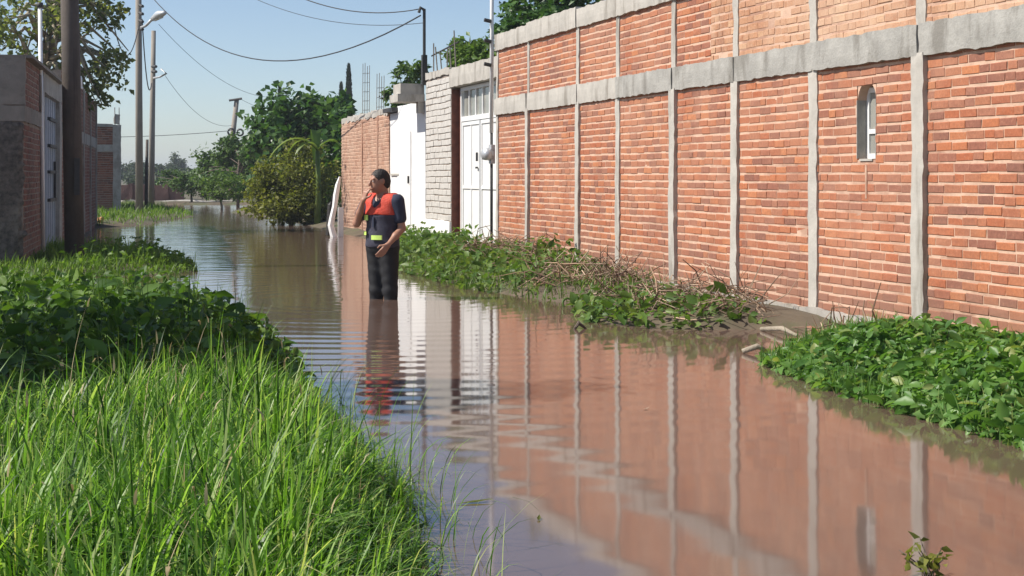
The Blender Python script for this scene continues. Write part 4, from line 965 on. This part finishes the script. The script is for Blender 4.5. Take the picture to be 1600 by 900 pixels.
class SDF:
    def __init__(s, lo, hi, h):
        s.h = h; s.o = np.array(lo, float); s.ax = [np.arange(lo[i], hi[i], h) for i in range(3)]
        s.f = np.full([len(a) for a in s.ax], 1.0)
    def sub(s, lo, hi):
        sl_ = tuple(slice(max(0, int((lo[i] - s.o[i]) / s.h)), max(0, int((hi[i] - s.o[i]) / s.h) + 2)) for i in range(3))
        return sl_, np.meshgrid(*[s.ax[i][sl_[i]] for i in range(3)], indexing='ij')
    def add(s, d, sl_, k):
        a = s.f[sl_]; hh = np.maximum(k - np.abs(a - d), 0) / k if k > 0 else 0
        s.f[sl_] = np.minimum(a, d) - (hh * hh * k * .25 if k > 0 else 0)
    def cone(s, a, b, ra, rb, k=.02, sq=None):
        a, b = np.array(a), np.array(b); R = max(ra, rb) + .08; sl_, (X, Y, Zz) = s.sub(np.minimum(a, b) - R, np.maximum(a, b) + R)
        d = b - a; L = d @ d + 1e-9
        t = np.clip(((X - a[0]) * d[0] + (Y - a[1]) * d[1] + (Zz - a[2]) * d[2]) / L, 0, 1)
        q = np.sqrt((X - a[0] - t * d[0]) ** 2 + (Y - a[1] - t * d[1]) ** 2 + (Zz - a[2] - t * d[2]) ** 2) - (ra + (rb - ra) * t)
        s.add(q, sl_, k); return s
    def ell(s, c, r, ax=None, k=.02, cut=False):
        c = np.array(c); r = np.array(r); R = max(r) + .08; sl_, (X, Y, Zz) = s.sub(c - R, c + R)
        P_ = np.stack([X - c[0], Y - c[1], Zz - c[2]], -1)
        if ax is not None: P_ = P_ @ np.array(ax).T
        k0 = np.linalg.norm(P_ / r, axis=-1); k1 = np.linalg.norm(P_ / (r * r), axis=-1) + 1e-9
        q = k0 * (k0 - 1) / k1
        if cut: s.f[sl_] = np.maximum(s.f[sl_], -q)
        else: s.add(q, sl_, k)
        return s
    def cutz(s, lo=None, hi=None, wob=0):
        X, Y, Zz = np.meshgrid(*s.ax, indexing='ij')
        if lo is not None: s.f = np.maximum(s.f, lo - Zz + wob * np.sin(X * 25 + Y * 19))
        if hi is not None: s.f = np.maximum(s.f, Zz - hi + wob * np.sin(X * 25 + Y * 19))
        return s
    def mesh(s, name, m, parent, xf, smooth=True):
        V, Fc = surf_nets(s.f, s.o, s.h)
        return fast_mesh(name, xf(V), Fc[:, ::-1], m, parent, smooth)      # the man's frame is left-handed
M['skin'] = simple('skin', (.36, .18, .115), .5, .1, 25, .05)
M['hair'] = simple('hair', (.018, .012, .010), .6, .3, 60, .6, bd=.004)
M['navy'] = simple('navy_cotton', (.022, .028, .055), .85, .2, 12, .3, bd=.006)
M['vest_dark'] = simple('vest_fabric', (.036, .035, .056), .8, .2, 9, .4, bd=.012)
M['vest_red'] = simple('vest_orange', (.58, .055, .025), .7, .2, 9, .5, bd=.02)
M['hivis'] = simple('hi_vis_tape', (.62, .85, .18), .4, .08, 20, .05)
M['trouser'] = simple('wet_black_cloth', (.005, .005, .007), .75, .4, 14, .25, dirt_or_glints=((.14, .15, .16), 15, .69), bd=.01)  # grey spots paint the glints of wet cloth into the colour
M['eye'] = simple('eye_white', (.6, .55, .5), .3, .05, 30, 0)
GZ = -.40
def man_xf(V):
    # local (image right, towards camera, up) -> world
    V = np.asarray(V); R_ = np.array((CS, -SN, 0)); T_ = np.array((-SN, -CS, 0))
    return np.array((MAN[0], MAN[1], GZ)) + V[:, :1] * R_ + V[:, 1:2] * T_ + V[:, 2:3] * np.array((0, 0, 1))
man = thing('person', 'man in navy shirt, red and dark vest and black trousers wading knee deep', 'person', (MAN[0], MAN[1], GZ))
A = math.radians(32); fr_ = np.array((-math.sin(A), math.cos(A), 0)); lf_ = np.array((math.cos(A), math.sin(A), 0))      # chest front and his left
Bq = math.radians(58); hf = np.array((-math.sin(Bq), math.cos(Bq), -.10)); hf /= np.linalg.norm(hf); hl = np.array((math.cos(Bq), math.sin(Bq), 0)); hu = np.cross(hl, hf); hu = hu if hu[2] > 0 else -hu
AX = np.array([lf_, fr_, (0, 0, 1)]); HX = np.array([hl, hf, hu])
def bd(l, f, z): return lf_ * l + fr_ * f + np.array((0, 0, z))
HC = np.array((-.035, .03, 1.605))
def hd(l, f, z): return HC + hl * l + hf * f + hu * z
SHL, SHR = bd(.185, 0, 1.405), bd(-.185, 0, 1.405)
ELL, WRL = np.array((.205, .10, 1.125)), np.array((.075, .265, .965))
ELR, WRR = np.array((-.265, .03, 1.175)), np.array((-.185, .13, 1.415))
lo, hi = (-.48, -.36, -.02), (.48, .46, 1.78)
def torso(s, e):
    s.ell(bd(0, 0, .95), (.165 + e, .125 + e, .13), AX, .06); s.ell(bd(0, .008, 1.08), (.155 + e, .118 + e, .16), AX, .08)
    s.ell(bd(0, .012, 1.28), (.175 + e, .12 + e, .18), AX, .08); s.cone(bd(-.13, -.01, 1.40), bd(.13, -.01, 1.40), .062 + e, .062 + e, .08)
def arms(s, e, up=1.0, fore=True):
    for S, E, W_ in ((SHL, ELL, WRL), (SHR, ELR, WRR)):
        s.cone(S, S + (E - S) * up, .056 + e, (.056 - .014 * up) + e, .04)
        if fore: s.cone(E, E + (W_ - E) * .45, .042 + e, .040 + e, .02); s.cone(E + (W_ - E) * .45, W_, .040 + e, .026 + e, .02)
def legs(s, e, z0=.06):
    for l, kn, an in ((.085, (.085, .06, .49), (.085, .03, .07)), (-.085, (-.065, -.01, .49), (-.065, -.05, .07))):
        hp = bd(l, 0, .90); kn = np.array(kn); an = np.array(an)
        s.cone(hp, kn, .088 + e, .060 + e, .05); s.cone(kn, kn + (an - kn) * .35, .060 + e, .056 + e, .03); s.cone(kn + (an - kn) * .35, an, .056 + e, .036 + e, .03)
        s.cone(an + np.array((0, 0, -.03)), an + fr_ * .16 + np.array((0, 0, -.045)), .038, .028, .02)
def hand(s, W_, dirv, nrm, curl, th):
    """palm along dirv, nrm = palm side, th = direction the thumb leaves the side of the palm"""
    d = np.array(dirv, float); d /= np.linalg.norm(d); n_ = np.array(nrm, float); n_ -= d * (n_ @ d); n_ /= np.linalg.norm(n_)
    sd = np.cross(d, n_); sd *= np.sign(sd @ np.array(th)) or 1
    for k in (-.026, -.009, .009, .026): s.cone(W_ + sd * k * .6, W_ + d * .085 + sd * k, .014, .012, .012)
    for i, (k, L_) in enumerate(((.029, .07), (.010, .08), (-.010, .075), (-.028, .058))):
        p = W_ + d * .085 + sd * k; a_ = 0
        for j, q in enumerate((.45, .30, .25)):
            a_ += curl * (.75, .9, .7)[j] + .05 * i
            e_ = p + (d * math.cos(a_) + n_ * math.sin(a_)) * L_ * q * 1.15; s.cone(p, e_, .0095 - .001 * j, .0088 - .001 * j, .004); p = e_
    p = W_ + d * .025 + sd * .028; e_ = p + (sd * .65 + d * .7 + n_ * .35) * .045; s.cone(p, e_, .012, .0105, .01)
    s.cone(e_, e_ + (d * .85 + n_ * .5) * .03, .0105, .009, .004)
s = SDF(lo, hi, .0075)
torso(s, -.012); arms(s, -.004); legs(s, -.008)
s.cone(bd(0, -.015, 1.43), hd(0, -.03, -.06), .058, .054, .04)                                   # neck
s.ell(hd(0, -.012, .025), (.074, .096, .095), HX, .02); s.ell(hd(0, .030, -.045), (.056, .062, .070), HX, .04)  # skull, jaw
s.cone(hd(0, .095, .018), hd(0, .112, -.022), .010, .016, .012)                                 # nose
s.cone(hd(-.035, .080, .030), hd(.035, .080, .030), .013, .013, .012)                           # brow
s.cone(hd(-.018, .086, -.055), hd(.018, .086, -.055), .010, .010, .008); s.ell(hd(0, .075, -.090), (.024, .022, .02), HX, .02)  # lips, chin
for q in (-1, 1):
    s.ell(hd(q * .076, -.008, .000), (.010, .020, .032), HX, .008); s.ell(hd(q * .032, .094, .010), (.016, .012, .009), HX, cut=True)
hand(s, WRL, (-.55, .30, -.75), (-.35, -.9, .1), .35, (-.6, -.2, .4))
hand(s, WRR, (.30, .0, .95), (.55, -.55, .0), .55, (.3, .9, .2))
s.mesh('body', M['skin'], man, man_xf)
for q in (-1, 1):
    e = SDF(hd(q * .031, .083, .010) - .02, hd(q * .031, .083, .010) + .02, .003); e.ell(hd(q * .031, .082, .010), (.011, .009, .007), HX, 0); e.mesh('eye', M['eye'], man, man_xf)
s = SDF((-.2, -.15, 1.48), (.14, .2, 1.78), .0065)                                             # hair cap
s.ell(hd(0, -.018, .030), (.080, .101, .096), HX, 0); s.ell(hd(0, -.06, -.02), (.070, .060, .07), HX, .03)
s.ell(hd(0, .125, -.02), (.105, .105, .105), HX, cut=True); s.ell(hd(.085, .02, -.03), (.03, .05, .062), HX, cut=True); s.ell(hd(-.085, .02, -.03), (.03, .05, .062), HX, cut=True)
V0_, F0_ = surf_nets(s.f, s.o, s.h); V0_ = V0_ + np.random.default_rng(2).normal(0, .0018, V0_.shape)
fast_mesh('hair', man_xf(V0_), F0_[:, ::-1], M['hair'], man, True)
s = SDF(lo, hi, .009); torso(s, .006); arms(s, .018, .62, False); s.cutz(.92, None, .004)        # shirt
s.cone(bd(0, .0, 1.40), bd(0, 0, 1.47), .068, .066, .03)
s.ell(bd(0, .10, 1.475), (.055, .11, .075), AX, cut=True); s.cutz(None, 1.475)
s.mesh('shirt', M['navy'], man, man_xf)
s = SDF(lo, hi, .009); legs(s, .012); s.ell(bd(0, 0, .95), (.172, .135, .12), AX, .05); s.cutz(.03, 1.0)
XX, YY, ZZ = np.meshgrid(*s.ax, indexing='ij'); s.f = s.f + .003 * np.sin(ZZ * 47 + XX * 33 + 2 * np.sin(YY * 21)) * np.sin(XX * 19 - ZZ * 13 + YY * 23)
s.mesh('trousers', M['trouser'], man, man_xf)
def vest(z0, z1, name, m, e):
    s = SDF(lo, hi, .008); torso(s, e)
    X, Y, Zz = np.meshgrid(*s.ax, indexing='ij')
    s.f = s.f + .005 * np.sin(Zz * 38 + X * 30) * np.sin(X * 26 - Y * 31)
    for S, E in ((SHL, ELL), (SHR, ELR)):
        t_ = S + (E - S) * .18; s.ell(t_ + (bd(.05, 0, 0) if S is SHL else bd(-.05, 0, 0)), (.062, .085, .13), AX, cut=True)
    s.ell(bd(0, .13, 1.47), (.062, .12, .135), AX, cut=True); s.ell(bd(0, -.02, 1.50), (.075, .075, .07), AX, cut=True)
    s.cutz(z0, z1, .004); return s.mesh(name, m, man, man_xf)
vest(1.265, 1.50, 'vest_yoke', M['vest_red'], .024); vl = vest(.935, 1.263, 'vest_body', M['vest_dark'], .022)
def patch(c, w_, h_, name, rr, m):
    V = []; Fc = []; n = 7
    for i in range(n):
        k = i / (n - 1) - .5
        for d in (0, .012):
            for z_ in (-h_ / 2, h_ / 2):
                l = c[0] + k * w_; f_ = math.sqrt(max(0, 1 - (l / (.175 + .03)) ** 2)) * (rr + .024) + d + .012
                V.append(bd(l, f_, c[1] + z_))
    for i in range(n - 1):
        a = i * 4; b = a + 4
        Fc += [(a + 2, b + 2, b + 3, a + 3), (a, a + 1, b + 1, b), (a, b, b + 2, a + 2), (a + 1, a + 3, b + 3, b + 1)]
    Fc += [(0, 2, 3, 1), (4 * n - 4, 4 * n - 3, 4 * n - 1, 4 * n - 2)]
    link_mesh(name, man_xf(np.array(V)), Fc, m, man)
patch((.045, 1.035), .115, .045, 'reflective_patch', .130, M['hivis'])
patch((-.115, 1.075), .05, .035, 'reflective_patch', .130, M['hivis'])
patch((-.10, 1.235), .065, .055, 'reflective_patch', .128, M['hivis'])
patch((.0, 1.19), .02, .10, 'zip_flap', .118, M['navy'])
# ------------------------------------------------------------------ odds and ends in the distance
ws = thing('white_sheet', 'crumpled white plastic sheet draped on a leaning board before pale brick wall', 'plastic sheet', (*Q(526, 31), 0))
x0, y0 = Q(526, 31)
def wp(u, v, dz=0): x, y = Q(u, 31 + dz); return (x, y, Z(v, 31 + dz))
V = []; Fc = []
prof = [(531, 276, 3), (528, 288, 8), (525, 305, 9), (523, 322, 8), (519, 340, 9), (517, 352, 10), (520, 364, 11), (524, 376, 13)]
for (u, v, wd) in prof:
    for k, (q, dz) in enumerate(((-.5, 0), (-.15, -.06), (.2, -.03), (.5, .03), (.45, .07), (-.45, .05))): V.append(wp(u + wd * q, v, dz))
for i in range(len(prof) - 1):
    for k in range(6): a = i * 6; Fc.append((a + k, a + (k + 1) % 6, a + 6 + (k + 1) % 6, a + 6 + k))
Fc += [tuple(range(6)), tuple(range(len(V) - 6, len(V)))[::-1]]
link_mesh('sheet', V, Fc, M['white_plastic'], ws)
x1, y1 = Q(532, 31.3)
MB().box((x1 - .05, y1 - .02, -.1), (x1 + .06, y1 + .03, Z(324, 31.3))).build('panel', M['white_plastic'], ws)
MB().tube([wp(513, 368, .2), wp(516, 320, .2), wp(521, 308, .2)], .06, 7).build('dark_board', M['metal_dark'], ws)
x, y = Q(155, 37.5); r = np.random.default_rng(5)
s = SDF((x - .2, y - .2, 0), (x + .2, y + .2, .4), .02); s.ell((x, y, .12), (.10, .09, .085), None, .02); s.ell((x + .06, y, .19), (.05, .05, .05), None, .03); s.ell((x - .05, y, .17), (.04, .05, .06), None, .03)
V, Fc = surf_nets(s.f, s.o, s.h); V = V + r.normal(0, .008, V.shape)
M['tan'] = simple('tan_sack', (.55, .27, .12), .8, .25, 14, .3)
tag(fast_mesh('sack', V, Fc, M['tan']), 'small tan orange sack on the grass at the shaded wall end', 'sack')

# ------------------------------------------------------------------ air
hz_m = bpy.data.materials.new('haze_air'); hz_m.use_nodes = True; t = hz_m.node_tree; t.nodes.clear()
o = t.nodes.new('ShaderNodeOutputMaterial'); pv = t.nodes.new('ShaderNodeVolumePrincipled')
pv.inputs['Color'].default_value = (.86, .92, 1, 1); pv.inputs['Density'].default_value = .0007; pv.inputs['Anisotropy'].default_value = .2
t.links.new(pv.outputs[0], o.inputs['Volume'])
hz = MB().box((-930, -180, -1.6), (930, 1530, 13)).build('haze', hz_m); hz['kind'] = 'stuff'
tag(hz, 'thin pale haze filling the air over the flooded street', 'haze')
